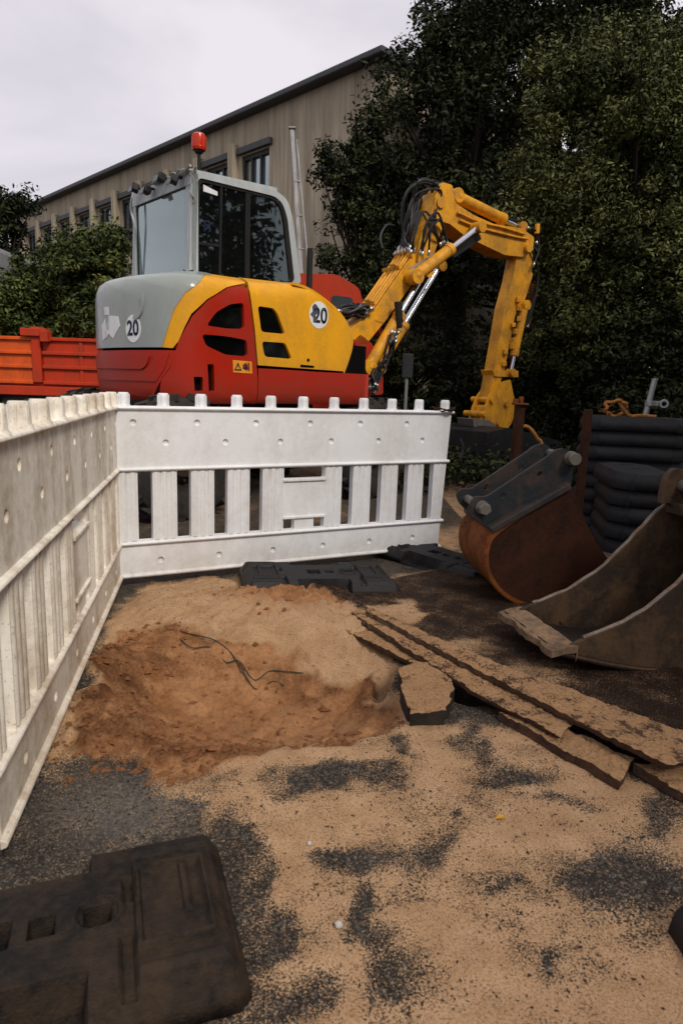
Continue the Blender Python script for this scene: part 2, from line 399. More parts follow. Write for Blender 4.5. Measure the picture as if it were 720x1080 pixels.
    far = sstep(6.5, 9, np.hypot(X, Y)); h = h*(1-far)
    in_trench = trench > .03
    moist = np.clip(pit*(.55+.9*(n1-.4)) + blob(Xw, Yw, 330, 700, 26, 18, .7)*.6, 0, 1)
    moist = np.zeros_like(X)
    for a in [(105,735,48,62),(215,792,160,16),(150,688,60,12),(325,692,30,12),(404,700,18,36),(380,770,40,10),(230,668,60,8)]:
        moist = np.maximum(moist, blob(Xw, Yw, *a, .8))
    moist = moist*pit*np.clip(.55+(n2-.5)*2, 0, 1)
    return h, np.clip(sand, 0, 1), red, np.clip(trench/.12, 0, 1), up, moist

def axis(lo, hi, step, a, b):
    mid = np.arange(lo, hi, step); L = []; x = lo; s = step
    while x > a: s *= 1.35; x -= s; L.append(x)
    Rr = []; x = mid[-1]; s = step
    while x < b: s *= 1.35; x += s; Rr.append(x)
    return np.array(L[::-1]+list(mid)+Rr)
xs = axis(-1.5, 2.5, .0125, -260, 260); ys = axis(.55, 5.2, .0135, -260, 300)
GX, GY = np.meshgrid(xs, ys)
gh, gs, gp, gt, gu, gm = ground_fields(GX, GY)
def build_ground():
    nx, ny = len(xs), len(ys)
    co = np.stack([GX.ravel(), GY.ravel(), gh.ravel()], 1).astype(np.float32)
    i = np.arange(ny-1)[:,None]*nx+np.arange(nx-1)[None,:]
    q = np.stack([i, i+1, i+nx+1, i+nx], -1).reshape(-1, 4).astype(np.int32)
    me = bpy.data.meshes.new('ground'); me.vertices.add(len(co)); me.vertices.foreach_set('co', co.ravel())
    me.loops.add(q.size); me.loops.foreach_set('vertex_index', q.ravel()); me.polygons.add(len(q))
    me.polygons.foreach_set('loop_start', np.arange(0, q.size, 4, dtype=np.int32))
    me.polygons.foreach_set('use_smooth', np.ones(len(q), bool)); me.update(); me.validate()
    for nm, a in (('sand', gs), ('pit', gp), ('trench', gt), ('upper', gu), ('moist', gm), ('pale', blob(GX, GY, 135, 852, 78, 34, .8)*.9)):
        at = me.attributes.new(nm, 'FLOAT', 'POINT'); at.data.foreach_set('value', a.ravel().astype(np.float32))
    m, nt, b, out = newmat('asphalt_and_sand')
    v = objvec(nt)
    att = lambda n: nd(nt, 'ShaderNodeAttribute', attribute_name=n).outputs['Fac']
    sa, pi, tr, up = att('sand'), att('pit'), att('trench'), att('upper')
    grit = noise(nt, v, 230, 4, .75); grit2 = noise(nt, v, 90, 5, .7); mid = noise(nt, v, 9, 5, .65); broad = noise(nt, v, 2.2, 4)
    vo = nd(nt, 'ShaderNodeTexVoronoi'); vo.inputs['Scale'].default_value = 210; nt.links.new(v, vo.inputs['Vector'])
    # asphalt: dark binder, paler aggregate
    agg = ramp(nt, vo.outputs['Color'], [(.0, (.013,.011,.0095)), (.45, (.036,.030,.025)), (.75, (.115,.094,.072)), (1., (.26,.235,.20))])
    asp = mixc(nt, ramp(nt, grit2, [(.35, 0.), (.6, 1.)]), (.011,.0095,.0085), agg)
    asp = mixc(nt, mth(nt, 'MULTIPLY', ramp(nt, broad, [(.4, 0.), (.65, 1.)]), .30), asp, (.085,.078,.070))
    asp = mixc(nt, mth(nt, 'MULTIPLY', att('pale'), mth(nt, 'MULTIPLY_ADD', grit2, 1.4, -.25, clamp=True)), asp, (.17,.155,.135))
    asp_up = mixc(nt, ramp(nt, grit, [(.42, 0.), (.66, 1.)]), (.010,.0065,.005), (.045,.027,.018))
    asp_up = mixc(nt, mth(nt, 'MULTIPLY', ramp(nt, mid, [(.45, 0.), (.7, 1.)]), .35), asp_up, (.10,.058,.034))
    asp = mixc(nt, up, asp, asp_up)
    sandc = mixc(nt, ramp(nt, mid, [(.3, 0.), (.7, 1.)]), (.35,.21,.110), (.49,.32,.185))
    sandc = mixc(nt, ramp(nt, grit, [(.40, .55), (.54, 0.)]), sandc, (.13,.062,.028))
    sandc = mixc(nt, ramp(nt, grit, [(.60, 0.), (.72, .5)]), sandc, (.52,.38,.25))
    pitc = mixc(nt, ramp(nt, mid, [(.3, 0.), (.7, 1.)]), (.21,.088,.034), (.40,.210,.100))
    pitc = mixc(nt, mth(nt, 'MULTIPLY', ramp(nt, grit2, [(.38, .9), (.56, 0.)]), mth(nt, 'MULTIPLY_ADD', att('moist'), .7, .3)), pitc, (.060,.022,.009))
    pitc = mixc(nt, ramp(nt, noise(nt, v, 28, 5, .7), [(.52, 0.), (.66, .4)]), pitc, (.11,.040,.014))
    pitc = mixc(nt, mth(nt, 'MULTIPLY', att('moist'), .85), pitc, (.055,.020,.009))
    pitm = mth(nt, 'MULTIPLY_ADD', mth(nt, 'SUBTRACT', mid, .5), 1.3, pi)
    col_s = mixc(nt, ramp(nt, pitm, [(.35, 0.), (.75, 1.)]), sandc, pitc)
    msk = mth(nt, 'ADD', mth(nt, 'MULTIPLY', mth(nt, 'SUBTRACT', grit, .5), 3.4), mth(nt, 'MULTIPLY_ADD', mth(nt, 'SUBTRACT', mid, .5), .9, sa))
    mk = ramp(nt, msk, [(.43, 0.), (.52, 1.)])
    col = mixc(nt, mk, asp, col_s)
    col = mixc(nt, mth(nt, 'MULTIPLY', tr, .92), col, (.02,.014,.010))  # trench near black: shade of the cavity put into its colour
    nt.links.new(col, b.inputs['Base Color'])
    nt.links.new(mth(nt, 'MULTIPLY_ADD', mk, .32, .58), b.inputs['Roughness']); b.inputs['Specular IOR Level'].default_value = .06
    bp = nd(nt, 'ShaderNodeBump'); bp.inputs['Strength'].default_value = .6; bp.inputs['Distance'].default_value = .004
    hgt = mth(nt, 'ADD', mth(nt, 'MULTIPLY', grit, .5), mth(nt, 'MULTIPLY_ADD', mk, .35, mth(nt, 'MULTIPLY', grit2, .6)))
    nt.links.new(hgt, bp.inputs['Height']); nt.links.new(bp.outputs[0], b.inputs['Normal'])
    me.materials.append(m)
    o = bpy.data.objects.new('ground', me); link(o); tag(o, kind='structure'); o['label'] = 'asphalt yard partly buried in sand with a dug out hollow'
    return m
GM = build_ground()
def gz(x, y):
    h = ground_fields(np.array([float(x)]), np.array([float(y)]))[0]; return float(h[0])

# loose crumbs of asphalt and lumps of earth
def scatter(name, pts, sizes, mat, label, flat=.6, seed=1):
    r = np.random.default_rng(seed); base = np.array([(1,0,0),(-1,0,0),(0,1,0),(0,-1,0),(0,0,1),(0,0,-1)], float)
    tri = np.array([(0,2,4),(2,1,4),(1,3,4),(3,0,4),(2,0,5),(1,2,5),(3,1,5),(0,3,5)])
    V = []; Fc = []
    for k, (p, s) in enumerate(zip(pts, sizes)):
        a = r.random()*6.28; w = base*(.6+.7*r.random((6,1)))*np.array([s*(.8+.9*r.random()), s*.75, s*flat])
        w = w @ _rz(a).T + p; V.append(w); Fc.append(tri+6*k)
    V = np.concatenate(V); Fc = np.concatenate(Fc)
    me = bpy.data.meshes.new(name); me.from_pydata(V.tolist(), [], Fc.tolist()); me.materials.append(mat)
    o = bpy.data.objects.new(name, me); link(o); tag(o, kind='stuff'); o['label'] = label; o['category'] = name.replace('_', ' ')
    return o
M['crumb'] = surf('asphalt_crumb', (.026,.021,.018), .85, spec=.15, amt=.2, bump=.3)
M['clod'] = surf('earth_clod', (.20,.085,.036), .9, dirt=(.10,.045,.02), amt=.6, dscale=20, bump=.6, spec=.15)
def scat_pts(n, cond, seed):
    r = np.random.default_rng(seed); X = r.uniform(-.9, 1.6, n*3); Y = r.uniform(.85, 3.6, n*3)
    h, s, p, t, u, mo = ground_fields(X, Y); k = cond(X, Y, s, p, u, r.random(n*3)); X, Y, h = X[k][:n], Y[k][:n], h[k][:n]
    return np.stack([X, Y, h], 1)
P = scat_pts(26000, lambda X, Y, s, p, u, r: (p < .3) & (r < np.clip(1.25-s*1.05, .16, 1)), 3)
scatter('asphalt_crumbs', P+[0,0,.001], .0011+.0030*rng.random(len(P))**2.2, M['crumb'], 'dark asphalt crumbs strewn over the pale sand', .6, 4)
P = scat_pts(5200, lambda X, Y, s, p, u, r: (p > .3) & (r < np.clip(.16+.84*((Y < 2.1) | (X < -.62)), 0, 1)), 5)
scatter('earth_clods', P+[0,0,.001], (.0025+.016*rng.random(len(P))**4), M['clod'], 'small reddish brown clods of earth around the hollow', .6, 6)

# ------------------------------------------------------------------ plastic barrier panels
A0 = G(125, 610, .04); B0 = G(460, 577, .04); B1 = G(60, 752, .04)
def barrier(name, a, direction, white, label):
    ang = math.atan2(direction[1], direction[0])
    root = empty(name, (a[0], a[1], 0), ang, label, 'barrier panel', 'white plastic barrier panels round the hollow')
    T = .044; L = 2.05
    outer = roundp([(0,.045),(L-.06,.045),(L-.015,.915),(0,.915)], .015, 3)
    holes = []
    for x0 in (.105, .304, .503, .703, 1.272, 1.468, 1.658, 1.848):
        holes.append(roundp([(x0,.232),(x0+.072,.232),(x0+.074,.596),(x0,.596)], .012, 3))
    holes.append(roundp([(.905,.530),(1.16,.530),(1.16,.594),(.905,.594)], .012, 3))
    holes.append(roundp([(.905,.235),(.972,.235),(.972,.300),(.905,.300)], .010, 3))
    holes.append(roundp([(1.095,.235),(1.16,.235),(1.16,.300),(1.095,.300)], .010, 3))
    dim = [(.25+.315*i, .74) for i in range(6)]+[(.09+.323*i, .842) for i in range(6)]+[(.214+.315*i, .125) for i in range(6)]
    dim = [d for d in dim if d[0] < L-.06]
    circ = lambda c, r, n=12: [(c[0]+r*math.cos(6.2832*k/n), c[1]+r*math.sin(6.2832*k/n)) for k in range(n)]
    b = MB(); b.prism(outer, lambda x, y, d: (x, d, y), -T/2, T/2, holes+[circ(c, .016) for c in dim])
    for c in dim:
        b.lathe([(.0005,.0),(.012,.0),(.017,.011)], (c[0], -T/2+.012, c[1]), (0,-1,0), 12)
        b.lathe([(.0005,.0),(.012,.0),(.017,.011)], (c[0], T/2-.012, c[1]), (0,1,0), 12)
    board = b.build('board', white, root, .004)
    r = MB()
    for s in (-1, 1):
        for z, h in ((.606,.024),(.223,.024),(.052,.026),(.913,.022)):
            y = s*(T/2+.009); e = L-.045+ (z-.05)*.05
            vs = [(x, s*T/2*.98+s*q*.017, z+w*h/2) for x in (.002, e) for w, q in ((-1,0),(-.55,.8),(0,1),(.55,.8),(1,0))]
            r.add(vs, [(i, i+1, i+6, i+5) for i in range(4)]+[(0,5,9,4)]+[(4,3,2,1,0),(5,6,7,8,9)], True)
    # handle board recess trims
    for s in (-1, 1):
        r.box((1.032, s*(T/2+.005), .522), (.262, .012, .013)); r.box((1.032, s*(T/2+.005), .306), (.262, .012, .013))
    c = r; xs_ = [0.045]+[.24+.199*i for i in range(9)]
    for x0, x1 in ((.01,.105),(.178,.304),(.377,.503),(.576,.703),(.777,.905),(1.16,1.272),(1.346,1.468),(1.542,1.658),(1.732,1.848),(1.922,1.985)):
        n = 3 if x1-x0 > .1 else 2
        for k in range(n):
            x = x0+(k+.5)*(x1-x0)/n; w = (x1-x0)/n*.36
            for s in (-1, 1):
                vs = [(x+q*w, s*(T/2-.001+p*.006), z) for z in (.236,.594) for q, p in ((-1,0),(-.6,.8),(0,1),(.6,.8),(1,0))]
                c.add(vs, [(i, i+1, i+6, i+5) for i in range(4)]+[(4,3,2,1,0),(5,6,7,8,9)], True)
    c.build('moulded_rib', white, root, .002)
    for i in range(11):
        x = .05+.1945*i
        if x > L-.02: break
        p = MB(); p.lathe([(.038,.915),(.034,.926),(.0285,.934),(.0275,.962),(.0265,.984),(.023,.989),(.0005,.989)], (x,0,0), (0,0,1), 14)
        for k in range(6):
            an = k*math.pi/3; p.box((x+.027*math.cos(an), .027*math.sin(an), .955), (.006,.006,.05), an)
        p.build('top_pin', white, root)
    return root
hfar = (B0-A0)/np.linalg.norm((B0-A0)[:2])
BF = barrier('plastic_barrier', A0, hfar, M['white'], 'clean white barrier panel standing crosswise in front of the excavator')
hl = (B1-A0)/np.linalg.norm((B1-A0)[:2])
BL = barrier('plastic_barrier', A0-hl*.03+np.array([-.012,.02,0]), hl, M['white_dirty'], 'grimy white barrier panel running towards the viewer along the left edge')
BL.scale = (1.06, 1, 1)
# wire twisted round the last pin of the far panel
b = MB(); pe = A0+hfar*1.985
for k in range(3):
    ph = random.random()*6
    b.tube([(pe[0]+.05*math.cos(t*.9+ph)*(1+.2*k), pe[1]-.01+.045*math.sin(t*.9+ph), .925+.006*k+.008*math.sin(t*2+k)) for t in np.linspace(0, 7.5, 26)], .0045, 6)
o = b.build('tie_wire', M['rust'], loc=(pe[0], pe[1], .925)); tag(o, 'rusty wire twisted round the last pin of the far barrier panel', 'wire')

# ------------------------------------------------------------------ recycled rubber barrier feet
def foot_mesh(nx=196, ny=106, plain=False):
    x = np.linspace(-.41, .41, nx); y = np.linspace(-.205, .205, ny); X, Y = np.meshgrid(x, y)
    ax = np.abs(X); ay = np.abs(Y)
    e = .4-ax; w = .2-ay; corner = ((.4-ax)+(.2-ay))/1.414-(.085 if plain else .016)
    d = np.minimum(np.minimum(e, w), corner)
    h = np.where(d < 0, 0, .034+np.clip(d/.030, 0, 1)*.060)
    def rect(cx, cy, sx, sy, s=.006): return sstep(-s, s, np.minimum(sx-np.abs(X-cx), sy-np.abs(Y-cy)))
    if plain: h = np.where(d < 0, 0,   .050+.058*np.clip(d/.030, 0, 1))-rect(-.02, 0, .035, .035)*.05-rect(.2, 0, .035, .035)*.05
    for sx in (() if plain else (-1, 1)):
        for (cx, cy, a, b_, dep) in ((.03, .165, .11, .040, .078), (.03, -.165, .11, .040, .078)):
            h -= rect(sx*cx*1.0, cy, a*.92, b_, .005)*dep
        # raised frames on the end fields
        fr = rect(sx*.285, 0, .070, .105, .003)-rect(sx*.285, 0, .058, .093, .003); h += fr*.014
        h -= rect(sx*.375, 0, .012, .12, .003)*.010; h -= rect(sx*.2, -.12, .012, .06, .003)*.018; h += rect(sx*.31, .03, .008, .06, .003)*.012
        h -= rect(sx*.29, 0, .048, .090)*.006
        h += rect(sx*.29, .145, .075, .009)*.010+rect(sx*.29, -.145, .075, .009)*.010
        h -= rect(sx*.205, .05, .010, .03)*.02
    if not plain:
      rr = np.hypot(X-.15, Y); h += (sstep(.050, .044, rr)-sstep(.038, .034, rr))*.010
      h -= rect(.15, 0, .022, .022, .004)*.06
    if not plain:
      h -= rect(.055, 0, .020, .020, .004)*.075; h -= rect(-.03, 0, .030, .030, .004)*.075
    h = np.where(d < 0, 0, np.maximum(h, .006))
    h = h+np.where(d > 0, (fbm(X*30, Y*30, 3)-.5)*.003, 0)
    co = np.stack([X.ravel(), Y.ravel(), h.ravel()], 1)
    # pull the outermost ring down and in so the wall is upright
    i = np.arange(ny-1)[:,None]*nx+np.arange(nx-1)[None,:]
    q = np.stack([i, i+1, i+nx+1, i+nx], -1).reshape(-1, 4)
    keep = (d.ravel()[q] > 0).any(1); q = q[keep]
    used = np.unique(q); mp = -np.ones(len(co), int); mp[used] = np.arange(len(used))
    co = co[used]; q = mp[q]; dd = d.ravel()[used]
    me = bpy.data.meshes.new('barrier_footing'); me.from_pydata(co.tolist(), [], q.tolist())
    me.polygons.foreach_set('use_smooth', [True]*len(q)); me.materials.append(M['recycled'])
    bm = bmesh.new(); bm.from_mesh(me)
    for e_ in bm.edges:
        if len(e_.link_faces) == 2 and e_.calc_face_angle(0) > rad(35): e_.smooth = False
    be = [e_ for e_ in bm.edges if e_.is_boundary]
    bmesh.ops.holes_fill(bm, edges=be, sides=0)
    bm.to_mesh(me); bm.free()
    return me
FP = foot_mesh(110, 60, True); FP.materials[0] = surf('stacked_rubber', (.013,.015,.019), .6, dirt=(.05,.042,.034), amt=.4, dscale=7, stretch=(1,1,1), bump=.5, bscale=80, speck=.4); FM = foot_mesh(); FM2 = FM.copy(); FM2.materials[0] = M['recycled_dusty']
def foot(loc, rz, label, me=FM, tilt=(0,0), group='black rubber barrier feet', sc=(1,1,1)):
    o = bpy.data.objects.new('barrier_footing', me); link(o); o.location = loc; o.rotation_euler = (tilt[0], tilt[1], rz); o.scale = sc
    return tag(o, label, 'barrier foot', group)
pc = (G(215, 893, .02)+G(287, 1053, .02))/2; pd = G(287,1053,.02)-G(215,893,.02); fa = math.atan2(pd[1], pd[0])+math.pi/2-rad(8)
fx = -np.array([math.cos(fa), math.sin(fa), 0])
foot((pc[0]+fx[0]*.40, pc[1]+fx[1]*.40, .0), fa, 'dusty black rubber foot lying in the foreground under the grimy barrier', FM2, sc=(1,1.0,.85))
def foot_px(p, q, z, rz, label, **k):
    c = (G(*p, z)+G(*q, z))/2; return foot((c[0], c[1], z), rz, label, **k)
foot_px((255,620), (412,616), .012, rad(14), 'flat black rubber foot half sunk in sand in front of the clean barrier', tilt=(rad(2), rad(2)), sc=(1,1,.85))
foot_px((418,580), (512,610), .0, rad(-44), 'black rubber foot under the right end of the clean barrier', tilt=(0, rad(3)), sc=(1,1,.7))
# edge of one more at the right border
c = G(698, 935, .08); foot((c[0]+.225, c[1]-.40, 0), rad(93), 'black rubber foot showing only its rounded edge at the right border', sc=(1,1,1))
# stacks
ordw = ['bottom', 'second', 'third', 'fourth', 'fifth', 'sixth', 'seventh', 'eighth', 'ninth', 'topmost']
def stack(c, rz, n, what, dz=.112):
    for i in range(n):
        which = 'topmost' if i == n-1 else ('bottom' if i == 0 else ordw[i]+' from the ground')
        foot((c[0]+random.uniform(-.012,.012), c[1]+random.uniform(-.012,.012), i*dz), rz+rad(random.uniform(-2,2)), '%s black rubber foot in the %s' % (which, what), FP, group='black rubber feet in the '+what)
stack(AT(657, 590, 4.66), rad(80), 5, 'lower stack in front')
stack(AT(654, 560, 5.36), rad(-10), 8, 'tall stack behind')
TOPF = AT(672, 440, 5.15)

# ------------------------------------------------------------------ boards, slab, small things on the ground
def slab(name, pts, z, th, mat_list, label, cat, group=None, jag=.0025, tilt=None):
    P = [G(p[0], p[1], z+th)[:2] for p in pts]
    out = []
    for i in range(len(P)):
        a, b_ = P[i], P[(i+1) % len(P)]; n = max(2, int(np.linalg.norm(b_-a)/.025))
        for k in range(n):
            q = a+(b_-a)*k/n; out.append((q[0]+random.uniform(-jag, jag), q[1]+random.uniform(-jag, jag)))
    c = np.mean(P, 0)
    m = MB(); V2, T, E = tess(out, (), .03)
    top = [(x-c[0], y-c[1], th+random.uniform(-.0035, .0035)+(fbm(np.array([x*9]), np.array([y*9]))[0]-.5)*.012) for x, y in V2]
    bot = [(x-c[0]+(c[0]-x)*.01, y-c[1]+(c[1]-y)*.04, 0) for x, y in V2]
    n = len(V2)
    m.add(top, T, True); m.cur = 1; m.add(bot, [tuple(reversed(t)) for t in T]); m.add(top+bot, [(i, n+i, n+j, j) for i, j in E])
    o = m.build(name, mat_list); o.location = (c[0], c[1], z)
    if tilt: o.rotation_euler = tilt
    return tag(o, label, cat, group)
def sandtop(name, cover):
    m, nt, b, out = newmat(name); v = objvec(nt)
    g1 = noise(nt, v, 110, 3, .7); g2 = noise(nt, v, 14, 5, .65)
    sc_ = mixc(nt, g2, (.25,.14,.066), (.42,.255,.135)); sc_ = mixc(nt, ramp(nt, g1, [(.35, .6), (.55, 0.)]), sc_, (.13,.07,.035))
    under = mixc(nt, g1, (.05,.032,.022), (.10,.062,.040))
    mk = ramp(nt, mth(nt, 'ADD', mth(nt, 'MULTIPLY', g1, .5), g2), [(cover, 0.), (cover+.08, 1.)])
    nt.links.new(mixc(nt, mk, under, sc_), b.inputs['Base Color']); b.inputs['Roughness'].default_value = .95; b.inputs['Specular IOR Level'].default_value = .05
    bp = nd(nt, 'ShaderNodeBump'); bp.inputs['Strength'].default_value = .7; bp.inputs['Distance'].default_value = .006
    nt.links.new(mth(nt, 'MULTIPLY_ADD', g2, .6, g1), bp.inputs['Height']); nt.links.new(bp.outputs[0], b.inputs['Normal']); return m
M['sandtop'] = sandtop('sandy_board_top', .56); M['sandtop2'] = sandtop('thin_sandy_board_top', .66)
M['boardedge'] = surf('dark_board_edge', (.045,.026,.017), .85, dirt=(.14,.08,.045), amt=.6, dscale=12, stretch=(1,1,3), bump=.5, bscale=60)
M['asphaltedge'] = surf('broken_asphalt_edge', (.018,.016,.015), .8, dirt=(.06,.045,.03), amt=.5, dscale=18, stretch=(1,1,1), bump=.9, bscale=90)
g = 'sandy boards lying along the trench'
slab('board', [(353,658),(376,652),(462,693),(448,705)], .012, .022, [M['sandtop'], M['boardedge']], 'short sandy board at the upper end of the row beside the hollow', 'board', g)
slab('board', [(525,750),(590,765),(668,800),(655,825)], .004, .030, [M['sandtop'], M['boardedge']], 'thick sandy board with broken end lying lowest of the crossing boards', 'board', g, .0035)
slab('board', [(668,806),(735,800),(740,838),(715,834)], .002, .028, [M['sandtop'], M['boardedge']], 'stub of sandy board cut off by the right border', 'board', g, .0035)
slab('board', [(370,646),(382,643),(520,716),(603,762),(590,775),(500,729)], .040, .018, [M['sandtop2'], M['boardedge']], 'long narrow brown board bridging the dark trench', 'board', g, .004, (rad(.5),0,0))
slab('board', [(385,643),(392,641),(530,702),(740,778),(742,800),(704,808),(612,762),(500,704)], .062, .020, [M['sandtop2'], M['boardedge']], 'longest sandy board reaching to the right border on top of the others', 'board', g, .004)
slab('asphalt_chunk', [(421,703),(440,699),(466,702),(479,724),(470,749),(434,752),(424,730)], -.01, .062, [M['sandtop'], M['asphaltedge']], 'sand topped chunk of broken asphalt with black sides beside the boards', 'asphalt chunk', None, .006)
def pebble(px, py, r, mat, label, cat, name):
    p = G(px, py); bm = bmesh.new(); bmesh.ops.create_icosphere(bm, subdivisions=2, radius=r)
    for v in bm.verts: v.co *= 1+random.uniform(-.18, .18); v.co.z *= .65
    me = bpy.data.meshes.new(name); bm.to_mesh(me); bm.free(); me.materials.append(mat)
    for q in me.polygons: q.use_smooth = True
    o = bpy.data.objects.new(name, me); link(o); o.location = (p[0], p[1], gz(p[0], p[1])+r*.45); return tag(o, label, cat)
pebble(357, 977, .0085, M['stone'], 'white pebble on the sand nearest the viewer', 'pebble', 'pebble')
pebble(326, 891, .007, M['stone'], 'white pebble at the edge of a dark asphalt streak', 'pebble', 'pebble')
p = G(521, 866); m = MB(); m.add([(0,0,.004),(.018,.006,.009),(.034,0,.004),(.018,-.010,.007),(.018,0,.004)], [(0,3,4),(0,4,1),(1,4,2),(4,3,2)])
o = m.build('fallen_leaf', M['leafy'], loc=(0,0,0)); o.location = (p[0], p[1], gz(p[0], p[1])); o.rotation_euler = (0,0,.4); tag(o, 'small yellow leaf fallen on the pale sand', 'leaf')
for k, pts in enumerate([[(190,677),(203,683),(222,682),(238,688),(252,690),(268,696),(284,692),(300,693),(320,690)], [(196,673),(214,678),(228,680),(243,684),(256,694),(270,699),(288,696),(300,698)]]):
    q = [G(*a) for a in pts]; q = [(a[0], a[1], gz(a[0], a[1])+.006+.008*math.sin(i*2)) for i, a in enumerate(q)]
    m = MB(); m.tube(spline(q, 6), .0028, 5); o = m.build('string', M['cord'], loc=q[0])
    tag(o, ['thin green string snaking over the earth in the hollow', 'shorter loop of green string crossing the first one'][k], 'string')

# ------------------------------------------------------------------ excavator
EO = CP+ray(175, 418)*(4.9/ray(175, 418)[1]); TH = rad(48)
HX = np.array([math.sin(TH), math.cos(TH), 0]); LX = np.array([-math.cos(TH), math.sin(TH), 0])
def e2w(u, v, z): return np.array([EO[0], EO[1], 0])+u*HX+v*LX+np.array([0, 0, z])
def w2e(p): d = np.asarray(p)-np.array([EO[0], EO[1], 0]); return (float(d@HX), float(d@LX), float(p[2]))
EX = empty('wheeled_excavator', (EO[0], EO[1], 0), math.atan2(HX[1], HX[0]), 'yellow, red and grey wheeled excavator with folded boom behind the white barrier', 'excavator')
# plan outline of the upper body
ctrl = [(2.02,0),(1.2,0),(.62,.0),(.12,.02),(-.04,.55),(-.07,.92),(-.02,1.16),(.14,1.48),(.6,1.60),(2.0,1.62)]
plan = np.array(chaikin([ctrl[0], (1.8,0), (1.5,0)]+ctrl[1:], 3, False))
sl = np.concatenate([[0], np.cumsum(np.hypot(*np.diff(plan, axis=0).T))])
dT = np.gradient(plan, sl, axis=0); dT /= np.linalg.norm(dT, axis=1)[:,None]
nrmP = np.stack([dT[:,1], -dT[:,0]], 1)
if nrmP[0][1] > 0: nrmP = -nrmP
prof = np.array(chaikin([(.04,.90),(.0,.93),(0,1.2),(0,1.55),(.004,1.71),(.022,1.785),(.09,1.825),(.30,1.865),(.52,1.92),(.75,1.965),(.95,1.99)], 2, False))
prof2 = np.array(chaikin([(.04,.90),(.0,.93),(0,1.2),(0,1.55),(.0,1.72),(.004,1.80),(.03,1.845),(.14,1.87),(.35,1.90),(.6,1.93),(.8,1.95)], 2, False))
wl = np.concatenate([[0], np.cumsum(np.hypot(*np.diff(prof, axis=0).T))])
S_MAX = sl[-1]; W_MAX = wl[-1]; _h = len(prof)//2
topw = float(np.interp(.44, prof[_h:,0], wl[_h:]))
def bodyM(s, w, off=0.):
    s = np.asarray(s, float); w = np.asarray(w, float)
    px_ = np.interp(s, sl, plan[:,0]); py_ = np.interp(s, sl, plan[:,1]); nx = np.interp(s, sl, nrmP[:,0]); ny = np.interp(s, sl, nrmP[:,1])
    ins = np.interp(w, wl, prof[:,0]); z = np.interp(w, wl, prof[:,1])
    e = .01; di = (np.interp(w+e, wl, prof[:,0])-np.interp(w-e, wl, prof[:,0])); dz = (np.interp(w+e, wl, prof[:,1])-np.interp(w-e, wl, prof[:,1]))
    L_ = np.hypot(di, dz)+1e-9; nh = dz/L_; nz = di/L_
    u = px_
    f = np.where(s < 1.4, sstep(.75, 1.3, u), 0.)
    ins = ins*(1-f)+np.interp(w, wl, prof2[:,0])*f; z = z*(1-f)+np.interp(w, wl, prof2[:,1])*f
    a = -ins+off*nh
    return px_+nx*a, py_+ny*a, z+off*nz
_s, _w = np.meshgrid(np.linspace(0, S_MAX, 900), np.linspace(0, topw, 330))
_b = np.stack(bodyM(_s, _w), -1); _W = np.array([EO[0], EO[1], 0])+_b[...,0:1]*HX+_b[...,1:2]*LX+_b[...,2:3]*np.array([0,0,1.]); _px = pixv(_W); _dep = _W[...,1]
def onb(px, py):
    d = np.hypot(_px[...,0]-px, _px[...,1]-py); m_ = d.min(); cand = d < m_+.6
    dd = np.where(cand, _dep, 99); i = np.unravel_index(np.argmin(dd), dd.shape); return (float(_s[i]), float(_w[i]))
def patch(name, poly, mat, parent=EX, off=.012, base=-.03, holes=(), step=.05, bevel=True, inset_rim=True):
    V2, T, E = tess(poly, holes, step)
    s = np.array([v[0] for v in V2]); w = np.array([v[1] for v in V2])
    m = MB(); hi = list(zip(*bodyM(s, w, off))); lo = list(zip(*bodyM(s, w, base)))
    n = len(V2); m.add(hi, T, True); m.add(hi+lo, [(i, j, n+j, n+i) for i, j in E])
    o = m.build(name, mat, parent)
    if bevel:
        md = o.modifiers.new('bevel', 'BEVEL'); md.width = .006; md.segments = 2; md.limit_method = 'ANGLE'; md.angle_limit = rad(50)
    return o
OB = lambda pts: [onb(*p) for p in pts]
# dark core
NS, NW = 120, 36
ss, ww = np.meshgrid(np.linspace(0, S_MAX, NS), np.linspace(0, topw, NW)); x, y, z = bodyM(ss, ww, -.03); z = np.where(x > 1.15, np.minimum(z, 1.42), np.minimum(z, 1.86))
co = list(zip(x.ravel(), y.ravel(), z.ravel())); m = MB()
m.add(co, [(r*NS+c, r*NS+c+1, (r+1)*NS+c+1, (r+1)*NS+c) for r in range(NW-1) for c in range(NS-1)], True)
m.box((1.2,.93,1.0), (1.7,1.7,.12)); m.box((2.0,.95,1.15), (.25,1.2,.35))
m.build('inner_housing', M['core'], EX)
s_rear_end = S_MAX*.80
# boundaries traced on the bodywork
greyedge = [(172,366),(178,347),(183.5,327),(195.5,309),(211,298),(224,291.5)]
dooredge = [(183,366.5),(189,360),(195.5,344),(202,331),(218,315.5),(238,303.5),(252,301),(258.5,302)]
ge = OB(greyedge); de = OB(dooredge)
w_seam = ge[0][1]
cwt = [(s, w) for s, w in ge]+[(ge[-1][0]+.02, topw), (s_rear_end, topw), (s_rear_end, w_seam)]
patch('counterweight', cwt, M['grey'], off=.022)
m = MB(); dk = [(1.0+(p[0]-1.0)*.66, .85+(p[1]-.85)*.56) for p in plan if p[0] < 1.6]; m.prism(dk[::2], lambda x, y, d: (x, y, d), 1.80, 1.895); m.build('deck', M['grey'], EX, .02)
m = MB(); m.box((1.28, 1.25, 1.90), (.95, .7, .06)); m.build('cab_base', M['gasket'], EX, .01)
o = patch('stripe_panel', OB(greyedge[::-1])[:1]+ [(ge[-1][0]-.0, topw), (onb(253,290)[0], topw)]+[onb(253,290.5), onb(258.5,300)]+de[::-1][1:]+ge[:5], M['yellow'], off=.016)
